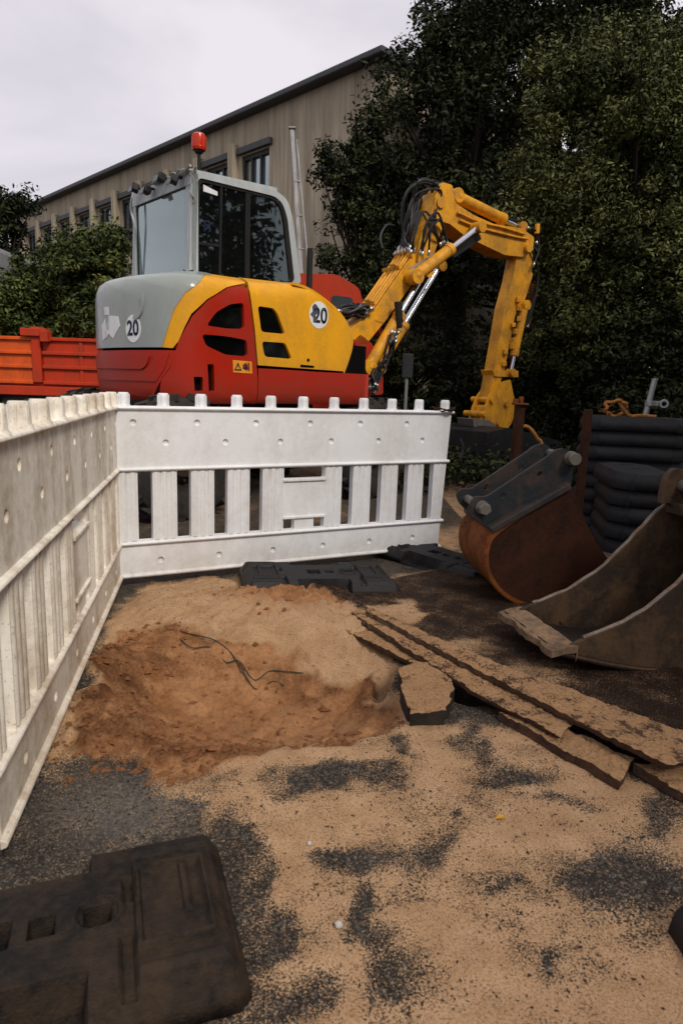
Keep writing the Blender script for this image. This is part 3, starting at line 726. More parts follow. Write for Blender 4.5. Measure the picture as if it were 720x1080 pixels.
door = [onb(*p) for p in [(189,362),(195.8,346),(202.5,333),(218.5,317),(238.5,305),(252,303),(259,305),(263,325),(266,350),(269,384),(270,400)]]
wb = .015
door = [(d[0], d[1]) for d in door]
door = door+[(door[-1][0], wb), (onb(168,400)[0], wb), onb(172,400), onb(181,388)]
w1 = roundp(OB([(216.5,343),(227,329),(242,321),(255,319.5),(256,347),(238,346.5)]), .03)
w2 = roundp(OB([(212,352.5),(236,354),(258.5,358),(260,376),(236,373.5),(216,364)]), .03)
h1 = roundp(OB([(204.5,397),(213,397),(213,413),(205,413)]), .012); h2 = roundp(OB([(218,384),(224.5,384),(225,413),(219,413)]), .012)
D = patch('side_door', door, M['red'], off=.026, base=-.028, holes=[w1, w2, h1, h2])
D['label'] = 'red side door with two dark windows'
for wv in (w1, w2): patch('vent_pane', wv, M['glass_vent'], D, off=-.006, base=-.026, bevel=False)
# counterweight base under the grey
s0 = onb(186,368)[0]
patch('lower_counterweight', [(onb(187,368)[0], w_seam-.02), (s_rear_end, w_seam-.02), (s_rear_end, wb), (onb(160,405)[0], wb), onb(172,398), onb(180,387)], M['red'], off=.016)
tr1 = [(onb(160,372)[0], w_seam-.05), (s_rear_end, w_seam-.05), (s_rear_end, onb(130,389)[1]), (onb(152,389)[0], onb(130,389)[1]), (onb(157,385)[0], onb(130,385)[1])]
patch('raised_panel', roundp(tr1, .03), M['red'], off=.030, base=0)
tr2 = [onb(180,372), onb(175,388), (onb(166,400)[0], onb(140,401)[1]), (s_rear_end, onb(140,401)[1]), (s_rear_end, onb(130,389)[1]), (onb(154,391)[0], onb(130,391)[1]), (onb(163,380)[0], onb(140,380)[1]), (onb(163,372)[0], w_seam-.04)]
patch('raised_panel', tr2, M['red'], off=.022, base=0)
# yellow engine hood
sL = onb(256.5,292)
hood = [(onb(256,291)[0], topw), (onb(256.5,292)[0], onb(256.5,292)[1])]+OB([(261.5,305),(265,325),(268,350),(271,385)])+OB([(300,387.3),(330,389.3),(362,391)])
wtop = topw
hood += OB([(365.5,380),(370.5,362),(370.5,354),(364.5,341.5),(354.5,329),(340,317.5),(326,308)])
sf = onb(326,308)[0]
hood += [(sf+.02, wtop)]
hw1 = roundp(OB([(270.5,322.5),(287,325),(292,331),(300,352.5),(274.5,350)]), .03)
hw2 = roundp(OB([(275,359.5),(300,361.5),(307,378),(278,376)]), .03)
Hd = patch('engine_cover', hood, M['yellow'], off=.020, base=-.028, holes=[hw1, hw2]); Hd['label'] = 'yellow engine cover with two dark windows'
for wv in (hw1, hw2): patch('vent_pane', wv, M['glass_vent'], Hd, off=-.006, base=-.026, bevel=False)
m = MB(); shell(m, [(a, b_-.012) for a, b_ in chaikin([(1.15,1.868),(1.30,1.85),(1.46,1.79),(1.62,1.712),(1.74,1.615),(1.81,1.505),(1.815,1.43),(1.77,1.30),(1.72,1.19)], 2, False)], .004, .62, .022); m.build('cover_top', M['yellow'], Hd)
# red sill under the hood
patch('side_sill', [(onb(271.5,388)[0], onb(271.5,388)[1]), (onb(300,389.5)[0], onb(300,389.5)[1]), (onb(330,392)[0], onb(330,392)[1]), (0.0, onb(362,393.5)[1]), (0.0, wb), (onb(271.5,400)[0], wb)], M['red'], off=.018)
patch('latch', OB([(316,384.6),(330,385.6),(330,388),(316,387)]), M['core'], Hd, off=.024, base=.0, bevel=False)
c = onb(324,379.5); patch('keyhole', [(c[0]+.014*math.cos(a), c[1]+.014*math.sin(a)) for a in np.linspace(0, 6.28, 12)[:-1]], M['core'], Hd, off=.024, base=.0, bevel=False)
# decals and lettering
def ell(c, a, b_, n=28): return [(c[0]+a*math.cos(t), c[1]+b_*math.sin(t)) for t in np.linspace(0, 2*math.pi, n+1)[:-1]]
def lettering(name, txt, c, size, mat, parent, off, mirror=-1, xs_=1., bold=.02):
    cu = bpy.data.curves.new('t', 'FONT'); cu.body = txt; cu.size = size; cu.align_x = 'CENTER'; cu.align_y = 'CENTER'; cu.offset = bold*size
    ob = bpy.data.objects.new('t', cu); COL.objects.link(ob); bpy.context.view_layer.update()
    me = bpy.data.meshes.new_from_object(ob.evaluated_get(bpy.context.evaluated_depsgraph_get()))
    bpy.data.objects.remove(ob); bpy.data.curves.remove(cu)
    bm = bmesh.new(); bm.from_mesh(me); bmesh.ops.triangulate(bm, faces=bm.faces)
    s = np.array([c[0]+mirror*v.co.x*xs_ for v in bm.verts]); w = np.array([c[1]+v.co.y for v in bm.verts])
    X, Y_, Z = bodyM(s, w, off)
    for v, a, b_, d in zip(bm.verts, X, Y_, Z): v.co = (a, b_, d)
    ext = bmesh.ops.extrude_face_region(bm, geom=bm.faces[:])
    s2 = bodyM(s, w, off-.004)
    for v, a, b_, d in zip(list(bm.verts)[:len(s)], *s2): v.co = (a, b_, d)
    bmesh.ops.recalc_face_normals(bm, faces=bm.faces)
    bm.to_mesh(me); bm.free(); me.materials.clear(); me.materials.append(mat)
    o = bpy.data.objects.new(name, me); link(o, parent); return o
CW = [o for o in EX.children if o.name.startswith('counterweight')][0]
c = onb(142.5,347); patch('number_disc', ell(c, .087, .102), M['decal'], CW, off=.025, base=.0, bevel=False); lettering('number', '20', c, .155, M['decalink'], CW, .028, xs_=.88)
c = onb(335,332.5); patch('number_disc', ell(c, .104, .104), M['decal'], Hd, off=.023, base=.0, bevel=False); lettering('number', '20', (c[0]-.015, c[1]-.005), .165, M['decalink'], Hd, .0265, xs_=.92)
patch('smudge', [(c[0]+a, c[1]+b_) for a, b_ in [(.095,.0),(.07,.025),(.075,.06),(.05,.085),(.02,.07),(.03,.045),(.005,.02),(.04,.0),(.02,-.04),(.06,-.06),(.065,-.02)]], surf('grey_smear', (.07,.08,.10), .6), Hd, off=.0255, base=.01, bevel=False)
for pts in ([(117,333),(127,333.5),(129,344),(122,357),(117,351)], [(112.5,324),(116.8,324),(117.4,332.5),(113,332.5)], [(110,344),(113.2,337),(114.6,356),(111,360)], [(114.5,346),(117.5,352),(114,358),(116,340)]):
    patch('torn_sticker', OB(pts), M['decal'], CW, off=.0245, base=.0, bevel=False)
wp = OB([(244,379.5),(264,381),(264.5,393.5),(244.5,392)]); patch('warning_label', wp, M['warn'], D, off=.029, base=.0, bevel=False)
cx = np.mean([p[0] for p in wp]); cy = np.mean([p[1] for p in wp]); hw = abs(wp[0][0]-wp[1][0])/2
tri = [(cx+hw*.5+a, cy+b_) for a, b_ in [(-.035,-.03),(.035,-.03),(0,.033)]]; trih = [(cx+hw*.5+a*.6, cy-.003+b_*.55) for a, b_ in [(-.035,-.03),(.035,-.03),(0,.033)]]
patch('warning_triangle', tri, M['decalink'], D, off=.0305, base=.02, holes=[trih], bevel=False)
lettering('exclamation', '!', (cx+hw*.5, cy-.003), .03, M['decalink'], D, .031)
for dx, hh in ((-.1,.02),(-.3,.03),(-.42,.02),(-.62,.034)):
    patch('warning_pictogram', [(cx+hw*dx+a*.011, cy+b_*hh) for a, b_ in [(-1,-1),(1,-.6),(.4,.1),(1,1),(-.6,1),(-.9,0)]], M['decalink'] if dx > -.6 else M['red'], D, off=.0305, base=.02, bevel=False)
# crescent raised on the counterweight, shaped to show the highlight of its bulge
t = np.linspace(-1.9, .4, 14); c = onb(146,318)
outer = [(c[0]-.085*math.cos(a)*1.0, c[1]+.13*math.sin(a)) for a in t]; inner = [(c[0]-.060*math.cos(a), c[1]+.100*math.sin(a)) for a in t]
patch('highlight_ridge', outer+inner[::-1], M['grey'], CW, off=.034, base=.0)

# cab ------------------------------------------------------------------
VC = .93
def onside(px, py, v=VC): p = w2e(PL(px, py, e2w(0, v, 0), LX)); return (p[0], p[2])
def onrear(px, py, u): p = w2e(PL(px, py, e2w(u, 0, 0), HX)); return (p[1], p[2])
sideo = [onside(*p) for p in [(199,300),(203,182),(212,180.5),(292,201.5),(303,210),(308.5,228),(318,300)]]
ur = sideo[0][0]; zroof = sideo[1][1]
CABV = onrear(141, 200, sideo[1][0])[0]
cab = MB()
fs_ = lambda x, y, d: (x, VC+d, y)
hole = roundp([onside(*p) for p in [(206.5,298),(209,187),(290,207),(298,214),(303.5,230),(311,298)]], .05, 5)
cab.prism(roundp(sideo, .06, 5), fs_, 0, .06, [hole])
Lc = CABV-VC
cab.prism(roundp(sideo, .06, 5), fs_, Lc-.06, Lc, [hole])
u0 = sideo[1][0]; uf = sideo[3][0]; zf = sideo[3][1]
# rear posts, roof, rear header
cab.add([(u0-.015,VC,1.9),(u0+.05,VC,1.9),(u0+.05,VC+.10,1.9),(u0-.015,VC+.10,1.9),(u0-.01,VC,zroof),(u0+.055,VC,zroof),(u0+.055,VC+.10,zroof),(u0-.01,VC+.10,zroof)], [(0,1,2,3),(7,6,5,4),(0,4,5,1),(1,5,6,2),(2,6,7,3),(3,7,4,0)])
cab.box((u0+.02, CABV-.03, (1.9+zroof)/2), (.06,.06,zroof-1.9))
cab.box((u0+.02, (VC+CABV)/2, zroof-.045), (.07, Lc, .09))
cab.box(((u0+uf)/2, (VC+CABV)/2, (zroof+zf)/2+.01), (uf-u0+.02, Lc-.02, .045), rot=Matrix.Rotation(-math.atan2(zf-zroof, uf-u0), 3, 'Y'))
cab.box((uf+.05, (VC+CABV)/2, zf-.05), (.06, Lc-.02, .06))
CABO = cab.build('cab', M['cabgrey'], EX, .01); CABO['label'] = 'light grey cab with dusty rear window and dark side windows'
fr = MB(); hin = roundp([onside(*p) for p in [(210,297),(212,191),(289,210),(296,216.5),(300,231),(307,297)]], .05, 5)
fr.prism(hole, fs_, .012, .045, [hin])
for a, b_, w_ in (((233,297),(235,195),.022),((262,297),(263,202),.05)):
    p, q = onside(*a), onside(*b_); fr.bar((p[0], VC+.03, p[1]), (q[0], VC+.03, q[1]), .03, w_, (1,0,0))
p, q = onside(210,256), onside(234,259); fr.bar((p[0], VC+.03, p[1]), (q[0], VC+.03, q[1]), .02, .025)
fr.prism(hole, fs_, Lc-.045, Lc-.012, [hin])
p, q = onside(262,297), onside(263,202)
fr.bar((p[0], CABV-.03, p[1]), (q[0], CABV-.03, q[1]), .03, .05, (1,0,0))
fr.build('window_seal', M['gasket'], CABO, .003)
gp_ = MB(); gp_.prism(hin, fs_, .026, .031); gp_.build('side_window', M['glass_side'], CABO)
gp_ = MB(); gp_.prism(hin, fs_, Lc-.031, Lc-.026); gp_.build('side_window', M['glass_side'], CABO)
rp = [(VC+.10, 1.93), (CABV-.06, 1.93), (CABV-.06, zroof-.09), (VC+.10, zroof-.09)]
gp_ = MB(); gp_.prism(roundp(rp, .04), lambda x, y, d: (u0+.005+d, x, y), 0, .006); gp_.build('rear_window', M['glass_rear'], CABO)
g2 = MB(); g2.prism(roundp([(VC+.092,1.9),(CABV-.05,1.9),(CABV-.05,zroof-.082),(VC+.092,zroof-.082)], .04), lambda x, y, d: (u0+.0+d, x, y), -.004, .012, [roundp([(VC+.108,1.94),(CABV-.066,1.94),(CABV-.066,zroof-.10),(VC+.108,zroof-.10)], .04)])
g2.build('window_seal', M['gasket'], CABO)
gp_ = MB(); ufb = sideo[6][0]; gp_.prism([(VC+.07,1.95),(CABV-.07,1.95),(CABV-.07,zf-.08),(VC+.07,zf-.08)], lambda x, y, d: (ufb-.06-(y-1.95)*(ufb-uf-.06)/(zf-.1-1.95)+d, x, y), 0, .006); gp_.build('windscreen', M['glass_side'], CABO)
# pale sheet, and a mirrored reflection of figures drawn as ink on the glass
a, b_ = onside(216,194), onside(231,206)
m = MB(); m.prism([(a[0]+.0,b_[1]+.01),(b_[0],b_[1]),(b_[0],a[1]-.03),(a[0],a[1])], fs_, .0235, .0255); m.build('paper_sheet', M['decal'], CABO)
c = onside(220,238)
cu = bpy.data.curves.new('t', 'FONT'); cu.body = '20'; cu.size = .095; cu.align_x = 'CENTER'; cu.align_y = 'CENTER'; cu.offset = .003; cu.extrude = .001
ob = bpy.data.objects.new('t', cu); COL.objects.link(ob); bpy.context.view_layer.update()
me = bpy.data.meshes.new_from_object(ob.evaluated_get(bpy.context.evaluated_depsgraph_get())); bpy.data.objects.remove(ob)
me.transform(Matrix(((0,1,0,c[0]),(0,0,-1,VC+.0245),(1,0,0,c[1]),(0,0,0,1)))); me.materials.clear(); me.materials.append(M['decalink'])
o = bpy.data.objects.new('number_reflection', me); link(o, CABO)
# seat and console inside
m = MB(); sx = u0+.42; sv = (VC+CABV)/2
m.box((sx, sv, 1.98), (.5,.48,.14)); m.box((sx-.26, sv, 2.25), (.13,.46,.62), rot=Matrix.Rotation(-.15, 3, 'Y')); m.box((sx-.30, sv, 2.62), (.10,.28,.18))
m.build('seat', M['seat'], CABO, .04, 3)
m = MB(); m.box((ufb-.35, sv+.1, 2.12), (.16,.3,.35)); m.cyl((ufb-.38, sv+.1, 2.28), (ufb-.48, sv+.1, 2.36), .02); m.lathe([(.18,-.015),(.2,0),(.18,.015)], (ufb-.48, sv+.1, 2.36), (-.6,0,.5), 20)
m.cyl((sx+.1, sv-.3, 1.95), (sx+.12, sv-.3, 2.25), .02); m.build('steering_console', M['black'], CABO, .01)
# beacon
bx_, bz = onside(210, 176, VC+.10); top_ = onside(210, 140, VC+.10)[1]
m = MB(); sc_ = (top_-bz)/.33
m.cyl((bx_, VC+.10, zroof-.01), (bx_, VC+.10, top_-.20*sc_), .016); m.lathe([(.03,0),(.045,.02),(.045,.05),(.03,.06)], (bx_, VC+.10, top_-.20*sc_), (0,0,1), 16); BC = m.build('beacon', M['black'], EX)
m = MB(); m.lathe([(.055,0),(.062,.02),(.060,.025),(.064,.04),(.062,.10),(.055,.125),(.035,.138),(.001,.142)], (bx_, VC+.10, top_-.142), (0,0,1), 24)
for k in range(12):
    a = k*math.pi/6; m.box((bx_+.061*math.cos(a), VC+.10+.061*math.sin(a), top_-.075), (.006,.012,.09), a)
m.build('beacon_lens', M['beacon'], BC)
# work lights on the rear rim
for px, py, dz in ((146,199,0),(158,201,-.0),(173,188,0),(187,190,0)):
    v_, z_ = onrear(px, py, u0-.06)
    m = MB(); m.box((u0-.09, v_, z_), (.07,.085,.07), rot=Matrix.Rotation(.35, 3, 'Y') @ Matrix.Rotation(random.uniform(-.4,.4), 3, 'Z')); m.cyl((u0-.07, v_, z_+.02), (u0+.02, v_, zroof-.01), .012)
    W_ = m.build('work_light', M['black'], EX, .012, 3)
    m = MB(); m.box((u0-.137, v_, z_-.016), (.006,.08,.06), rot=Matrix.Rotation(.35, 3, 'Y')); m.build('lens', M['glass_vent'], W_)
# crumpled cable ties along the roof edge
m = MB()
for k in range(5):
    a = [(u0+random.uniform(-.05,.06), VC-.02+i*.11+random.uniform(-.02,.02), zroof+.02+random.uniform(-.02,.035)) for i in range(7)]
    m.tube(spline(a, 4), random.choice((.007,.011,.015)), 6)
a = [(u0-.02+random.uniform(-.04,.04), VC+random.uniform(-.03,.02), zroof-.01-i*.05) for i in range(6)]; m.tube(spline(a, 4), .008, 6)
m.build('roof_cable', surf('dusty_cable', (.30,.30,.29), .7, amt=.6, dscale=20), EX)
v_, z_ = onrear(140, 215, u0-.05); m = MB(); m.tube(spline([(u0-.05, v_-.02, z_+.1), (u0-.07, v_, z_-.05), (u0-.05, v_-.04, z_-.25), (u0-.03, v_+.01, 1.95)], 5), .011, 6); m.build('handrail', M['cabgrey'], EX)
# exhaust stub
p = w2e(AT(326, 300, 6.9)); q = w2e(AT(325, 262, 6.9)); m = MB(); m.cyl((p[0],p[1],p[2]-.15), (p[0],p[1],q[2]), .03, .028); m.build('exhaust_pipe', M['black'], EX)

# boom ------------------------------------------------------------------
TB = rad(55); PB = e2w(2.1, .72, 1.4); HB = np.array([math.sin(TB), math.cos(TB), 0]); LB = np.array([-math.cos(TB), math.sin(TB), 0])
def bp2(px, py, off=0.):
    p = PL(px, py, PB+off*LB, LB); return (float((p-PB)@HB), float(p[2]))
def b3(t, z, off): return w2e(PB*[1,1,0]+t*HB+off*LB+np.array([0,0,z]))
def bpx(px, py, off): t, z = bp2(px, py, off); return b3(t, z, off)
def bplate(mb, pts, o0, o1, ref=None, r=.03, holes=()):
    P = [bp2(*p, (o0 if ref is None else ref)) for p in pts]
    mb.prism(roundp(P, r, 3), lambda x, y, d: b3(x, y, d), o0, o1, holes)
HW = .135
low = [(366,350),(372,362),(383,364),(405,339),(432,301),(456,270),(466,240),(470,206),(462,198),(456,204),(447,236),(434,262),(414,286),(390,318),(368,338)]
low_side = [(364,352),(384,366),(406,339),(434,300),(458,268),(467,238),(470,205),(461,200),(453,232),(434,270),(396,325)]
m = MB(); bplate(m, low_side, -HW, HW, -HW, .04); LB_ = m.build('lower_boom', M['boomyel'], EX, .008)
# weld seams / reinforcement plate
m = MB(); bplate(m, [(395,338),(428,296),(446,270),(452,274),(434,300),(404,341)], -HW-.006, -HW+.002, -HW, .02); bplate(m, [(458,206),(468,204),(466,228),(455,240)], -HW-.016, -HW+.002, -HW, .02); m.build('reinforcement_plate', M['boomyel'], LB_, .003)
# pipes along the back of the boom
lo_a, lo_b = bp2(396,325,-HW), bp2(434,270,-HW)
da = np.array(lo_b)-np.array(lo_a); da /= np.linalg.norm(da); up_ = np.array([-da[1], da[0]])
Ln = np.linalg.norm(np.array(lo_b)-np.array(lo_a))
for k in range(9):
    off = -HW+.012+k*.030; h_ = .022+.010*(k % 2)
    e0, e1 = -.08+.02*(k % 3), Ln+.03+.02*((k*5) % 3)
    P_ = [np.array(lo_a)+da*(e0+(e1-e0)*t)+up_*(h_+(.03 if t in (0,1) else 0)) for t in (0,.06,.3,.6,.94,1)]
    m = MB(); m.tube([b3(a[0], a[1], off) for a in P_], .0115, 8)
    m.build('hydraulic_pipe', M['boomyel'], LB_)
for t_ in (.04,.72):
    m = MB()
    a = np.array(lo_a)+da*Ln*t_+up_*.045; m.bar(b3(a[0],a[1],-HW-.01), b3(a[0],a[1],HW+.01),   .02, .035, (0,0,1))
    m.bar(b3(a[0]+up_[0]*.04,a[1]+up_[1]*.04,-HW+.02), b3(a[0]+up_[0]*.04,a[1]+up_[1]*.04,-.02), .03, .02)
    m.build('pipe_clamp', M['boomyel'], LB_, .004)
# hoses from pipes over the knuckle
def hose(pts, r=.0125, name='hydraulic_hose', parent=EX, fit=True):
    m = MB(); m.tube(spline(pts, 6), r, 8)
    o = m.build(name, M['hose'], parent)
    if fit:
        for a, b_ in ((pts[0], pts[1]), (pts[-1], pts[-2])):
            a = Vector(a); b_ = Vector(b_); d = (b_-a).normalized(); f = MB(); f.cyl(a-d*.012, a+d*.045, r*1.35, n=8); f.build('hose_fitting', M['fitting'], o)
    return o
R_ = random.Random(5)
for k in range(13):
    off = -HW+.01+k*.021
    s_ = np.array(lo_b)+da*(.02+.03*(k % 3))+up_*.045
    x1, y1 = bp2(430+k*2.2+R_.uniform(-7,7), 216+R_.uniform(-12,12)-k*.5, off); x2, y2 = bp2(441+k*1.6+R_.uniform(-6,6), 197+R_.uniform(-8,6), off)
    x3, y3 = bp2(460+k*.8+R_.uniform(-2,4), 199+R_.uniform(-4,3), off); x4, y4 = bp2(463+R_.uniform(-3,4), 222+R_.uniform(-6,8), off)
    jj = lambda: R_.uniform(-.07,.07)
    hose([b3(s_[0], s_[1], off), b3((s_[0]+x1)/2-.03, (s_[1]+y1)/2-.02, off+jj()), b3(x1, y1, off+jj()), b3(x2, y2, off+jj()), b3(x3, y3, off+jj()*.5), b3(x4, y4, off)], R_.choice((.011,.013,.016)))
for k in range(6):   # loops drooping on the near side of the knuckle
    o1 = -HW-.03-.012*k
    q_ = lambda s_: R_.uniform(-s_, s_); a = bpx(434+k*3+q_(3), 268+q_(6), o1); b_ = bpx(436+k*4+q_(5), 244+q_(7), o1-.04); c_ = bpx(446+k*3+q_(5), 226+q_(8), o1+q_(.05)); d_ = bpx(456+k*2+q_(5), 238+q_(6), o1+q_(.04)); e_ = bpx(464+k*1.5+q_(4), 258+q_(8), -HW-.01)
    hose([a, b_, c_, d_, e_], .0115)
a = [bpx(403,262,.05), bpx(401,250,.08), bpx(407,238,.1), bpx(416,238,.1)]; hose(a, .012, fit=False)
for k in range(15):   # lower hoses into the body
    off = -HW-.06+k*.022; s_ = np.array(lo_a)+da*(-.07-.015*(k % 3))+up_*.05
    x1, y1 = bp2(385-k*.8+R_.uniform(-4,4), 329+R_.uniform(-9,7), off); x2, y2 = bp2(370-k*.9+R_.uniform(-4,3), 332+R_.uniform(-10,6), off)
    x3, y3 = bp2(357-k*1.0, 330+R_.uniform(-4,4), off)
    hose([b3(s_[0], s_[1], off), b3(x1, y1, off), b3(x2, y2, off+.01), b3(x3, y3, off+.02)], .014)
# upper boom
upp = [(459,232),(462,204),(466,192),(477,195),(480,214),(500,227),(520,236),(550,241),(563,250),(562,262),(551,271),(532,269),(511,259),(490,249),(474,236)]
m = MB(); bplate(m, upp, -HW+.02, HW-.02, -HW+.02, .03)
m.lathe([(.001,-.03),(.055,-.03),(.055,.03),(.001,.03)], bpx(463,214,-HW-.01), tuple(np.array(b3(0,0,1))-np.array(b3(0,0,0))), 18)
m.lathe([(.001,-.03),(.05,-.03),(.05,.32),(.001,.32)], bpx(556,262,-HW-.0), tuple(np.array(b3(0,0,1))-np.array(b3(0,0,0))), 18)
UB = m.build('upper_boom', M['boomyel'], EX, .008)
m = MB()
for q in ([(484,232),(505,240),(540,249),(556,252)], [(482,224),(505,234),(530,240),(553,247)]):
    m.tube(spline([bpx(*p, -HW+.0) for p in q], 5), .014, 7)
m.build('steel_pipe', M['boomyel'], UB)
def ram(name, a, b_, off, r, frac, parent=EX, rodr=None, mat='boomyel', ends=True):
    A_ = Vector(bpx(*a, off)); B_ = Vector(bpx(*b_, off)); d = (B_-A_); C_ = A_+d*frac; dn = d.normalized()
    ax = Vector(b3(0,0,1))-Vector(b3(0,0,0))
    m = MB(); m.cyl(A_, C_, r, n=18); m.cyl(C_-dn*.05, C_+dn*.012, r*1.12, n=18); m.cyl(A_-dn*.005, A_+dn*.05, r*1.1, n=18)
    if ends: m.lathe([(.001,-r*1.0),(r*1.25,-r*1.0),(r*1.25,r*1.0),(.001,r*1.0)], tuple(A_), tuple(ax), 16)
    o = m.build(name, M[mat], parent, .003)
    m = MB(); m.cyl(C_, B_, rodr or r*.55, n=14); m.build('piston_rod', M['chrome'], o)
    if ends:
        m = MB(); m.lathe([(.001,-r*1.1),(r*.95,-r*1.1),(r*.95,r*1.1),(.001,r*1.1)], tuple(B_), tuple(ax), 16); m.build('rod_eye', M[mat], o)
    return o
ram('adjusting_cylinder', (437,292), (504,240), -HW-.10, .062, .55)
m = MB(); m.bar(bpx(477,270,-HW-.06), bpx(506,250,-HW-.06), .02, .05); m.bar(bpx(479,262,-HW-.08), bpx(504,244,-HW-.08), .01, .07); m.build('cylinder_guard', M['black'], EX)
m = MB(); m.bar(bpx(432,284,-HW-.05), bpx(458,268,-HW-.05), .012, .03); m.build('grease_line', M['fitting'], EX)
ram('top_cylinder', (480,207), (548,240), -.02, .062, .72)
ram('lift_cylinder', (388,388), (448,287), -HW-.05, .062, .55)
ram('lift_cylinder', (398,388), (463,281), HW+.06, .062, .42)
m = MB(); a = bpx(420,318,-HW-.12); b_ = bpx(421,346,-HW-.12); m.cyl(a, b_, .045, .03, n=12); m.build('rubber_guard', M['black'], EX, .01)
# tangle of hoses at the boom foot
for k in range(9):
    pts = [bpx(388+R_.uniform(-3,10), 412+R_.uniform(-12,4), -HW-.1-.02*k)]
    for j in range(4): pts.append(bpx(396+j*7+R_.uniform(-6,6), 398-j*14+R_.uniform(-8,8), -HW-.05+R_.uniform(-.12,.06)))
    hose(pts, .012)
# red bracket by the boom foot
m = MB(); bplate(m, [(372,360),(380,352),(392,362),(400,375),(404,398),(404,416),(386,418),(386,385)], -HW+.0, HW+.2, -HW, .03)
m.build('swing_bracket', M['red'], EX, .01)
m = MB(); m.bar(bpx(398,345,HW+.15), bpx(404,362,HW+.15), .05, .06); m.build('red_lug', M['red'], EX, .006)
# stick: bright inner face and darker side; four sided tapering box
def p3(px, py, off): return bpx(px, py, off)
SW = .08
st_l = [(544,262),(560,262),(563,280),(557,304),(545,338),(531,388),(521,421),(515,423),(516,410)]
st_side = [(548,266),(562,262),(561,282),(555,306),(544,335),(530,388),(521,422),(517,422)]
m = MB(); bplate(m, [(545,270),(552,264),(562,264),(560,284),(553,306),(543,332),(532,388),(522,421),(515,421),(524,372),(532,325),(540,296)], -SW, SW, -SW, .02)
STK = m.build('stick', M['boomyel'], EX, .006)
m = MB(); bplate(m, [(550,282),(556,290),(545,325),(539,322)], -SW-.005, -SW+.002, 0, .02); m.build('reinforcement_plate', M['boomyel'], STK, .003)
ram('bucket_cylinder', (553,322), (538,393), -.02-SW, .048, .74)
ram('bucket_cylinder_sleeve', (561,300), (556,345), .0, .03, .9, mat='rustorange', ends=False)
for k in range(4):
    o1 = -SW-.03+.03*k
    hose([p3(560,262,o1), p3(567,284,o1), p3(566,305,o1-.01), p3(559,325+3*k,o1-.02), p3(550,338+4*k,o1), p3(547,352+3*k,o1)], .012)
hose([p3(556,240,-.1), p3(565,244,-.1), p3(568,262,-.12), p3(562,280,-.14)], .012); hose([p3(530,231,-.05), p3(545,233,-.05), p3(560,240,-.05), p3(566,258,-.06)], .013)
m = MB(); m.lathe([(.001,-.03),(.03,-.03),(.03,.08),(.001,.08)], p3(566,244,-.1), (0,0,1), 12); m.build('grease_nipple', M['boomyel'], UB, .004)
# clutter on the outer side of the stick
for k in range(9):
    m = MB(); a = p3(548-k*1.8+R_.uniform(-3,3), 318+k*8+R_.uniform(-3,3), -SW-.02); m.box(a, (.06,.05,.05+.03*R_.random()), R_.random())
    m.build('valve_block', M['boomyel'], STK, .008)
# link and quick coupler
m = MB(); bplate(m, [(518,390),(545,391),(545,398),(520,397)], -SW-.02, SW+.02, -SW, .012); m.build('bucket_link', M['boomyel'], EX, .006)
m = MB()
for o0, o1 in ((-SW-.03,-SW-.005),(SW+.005,SW+.03)):
    bplate(m, [(514,418),(524,404),(536,400),(540,420),(541,434),(537,447),(529,457),(513,450),(505,444),(509,430)], o0, o1, -SW, .02)
bplate(m, [(512,428),(528,424),(532,440),(524,452),(508,445)], -SW, SW, -SW, .02)
ax = Vector(b3(0,0,1))-Vector(b3(0,0,0))
for p in ((519,422),(534,426),(511,437),(526,447)): m.lathe([(.001,-.02),(.035,-.02),(.035,.33),(.001,.33)], bpx(*p, -SW-.05), tuple(ax), 14)
QC = m.build('quick_coupler', M['boomyel'], EX, .006)
m = MB(); bplate(m, [(495,441),(512,443),(530,455),(528,461),(496,450)], -SW-.05, SW+.05, -SW, .012); m.build('coupler_hook', M['pin'], QC, .004)
# black grading bucket hanging from the coupler
m = MB()
bk = [(478,452),(500,448),(532,456),(556,462),(556,500),(520,512),(488,508),(474,480)]
for o0, o1 in ((-.55,-.52),(.52,.55)): bplate(m, bk, o0, o1, 0, .03)
bplate(m, bk[:1]+[(474,480),(488,508),(494,502),(482,480),(484,456)], -.52, .52, 0, .01); bplate(m, [(478,452),(500,448),(556,462),(556,468),(500,456),(480,458)], -.52, .52, 0, .01)
m.build('grading_bucket', M['black'], EX, .006)
hose([bpx(484,462,-.62), bpx(488,475,-.66), bpx(482,490,-.66), bpx(488,502,-.62)], .022, fit=False)

# undercarriage ------------------------------------------------------------
def wheel(u, v):
    m = MB(); pr = [(.26,-.14),(.40,-.15),(.455,-.12),(.47,-.06),(.47,.06),(.455,.12),(.40,.15),(.26,.14)]
    m.lathe(pr, (u,v,.47), (0,1,0), 40)
    for k in range(22):
        for s_ in (-1, 1):
            a = (k+.5*(s_ > 0))*2*math.pi/22; R3 = Matrix.Rotation(a, 3, 'Y')
            m.box(Vector((u,v,.47))+R3 @ Vector((.468, s_*.075, 0)), (.05,.13,.055), rot=R3 @ Matrix.Rotation(s_*.5, 3, 'X'))
    o = m.build('wheel', M['rubber'], EX)
    m = MB(); m.lathe([(.001,-.05),(.10,-.05),(.11,-.10),(.13,-.10),(.2,-.04),(.24,-.12),(.27,-.135),(.27,.13),(.2,.1),(.001,.1)], (u,v,.47), (0,1,0), 28)
    for k in range(8):
        a = k*math.pi/4; m.cyl((u+.16*math.cos(a), v-.09, .47+.16*math.sin(a)), (u+.16*math.cos(a), v-.06, .47+.16*math.sin(a)), .014, n=6)
    m.build('rim', M['darksteel'], o); return o
for u in (.15, 2.15):
    for v in (.10, 1.76): wheel(u, v)
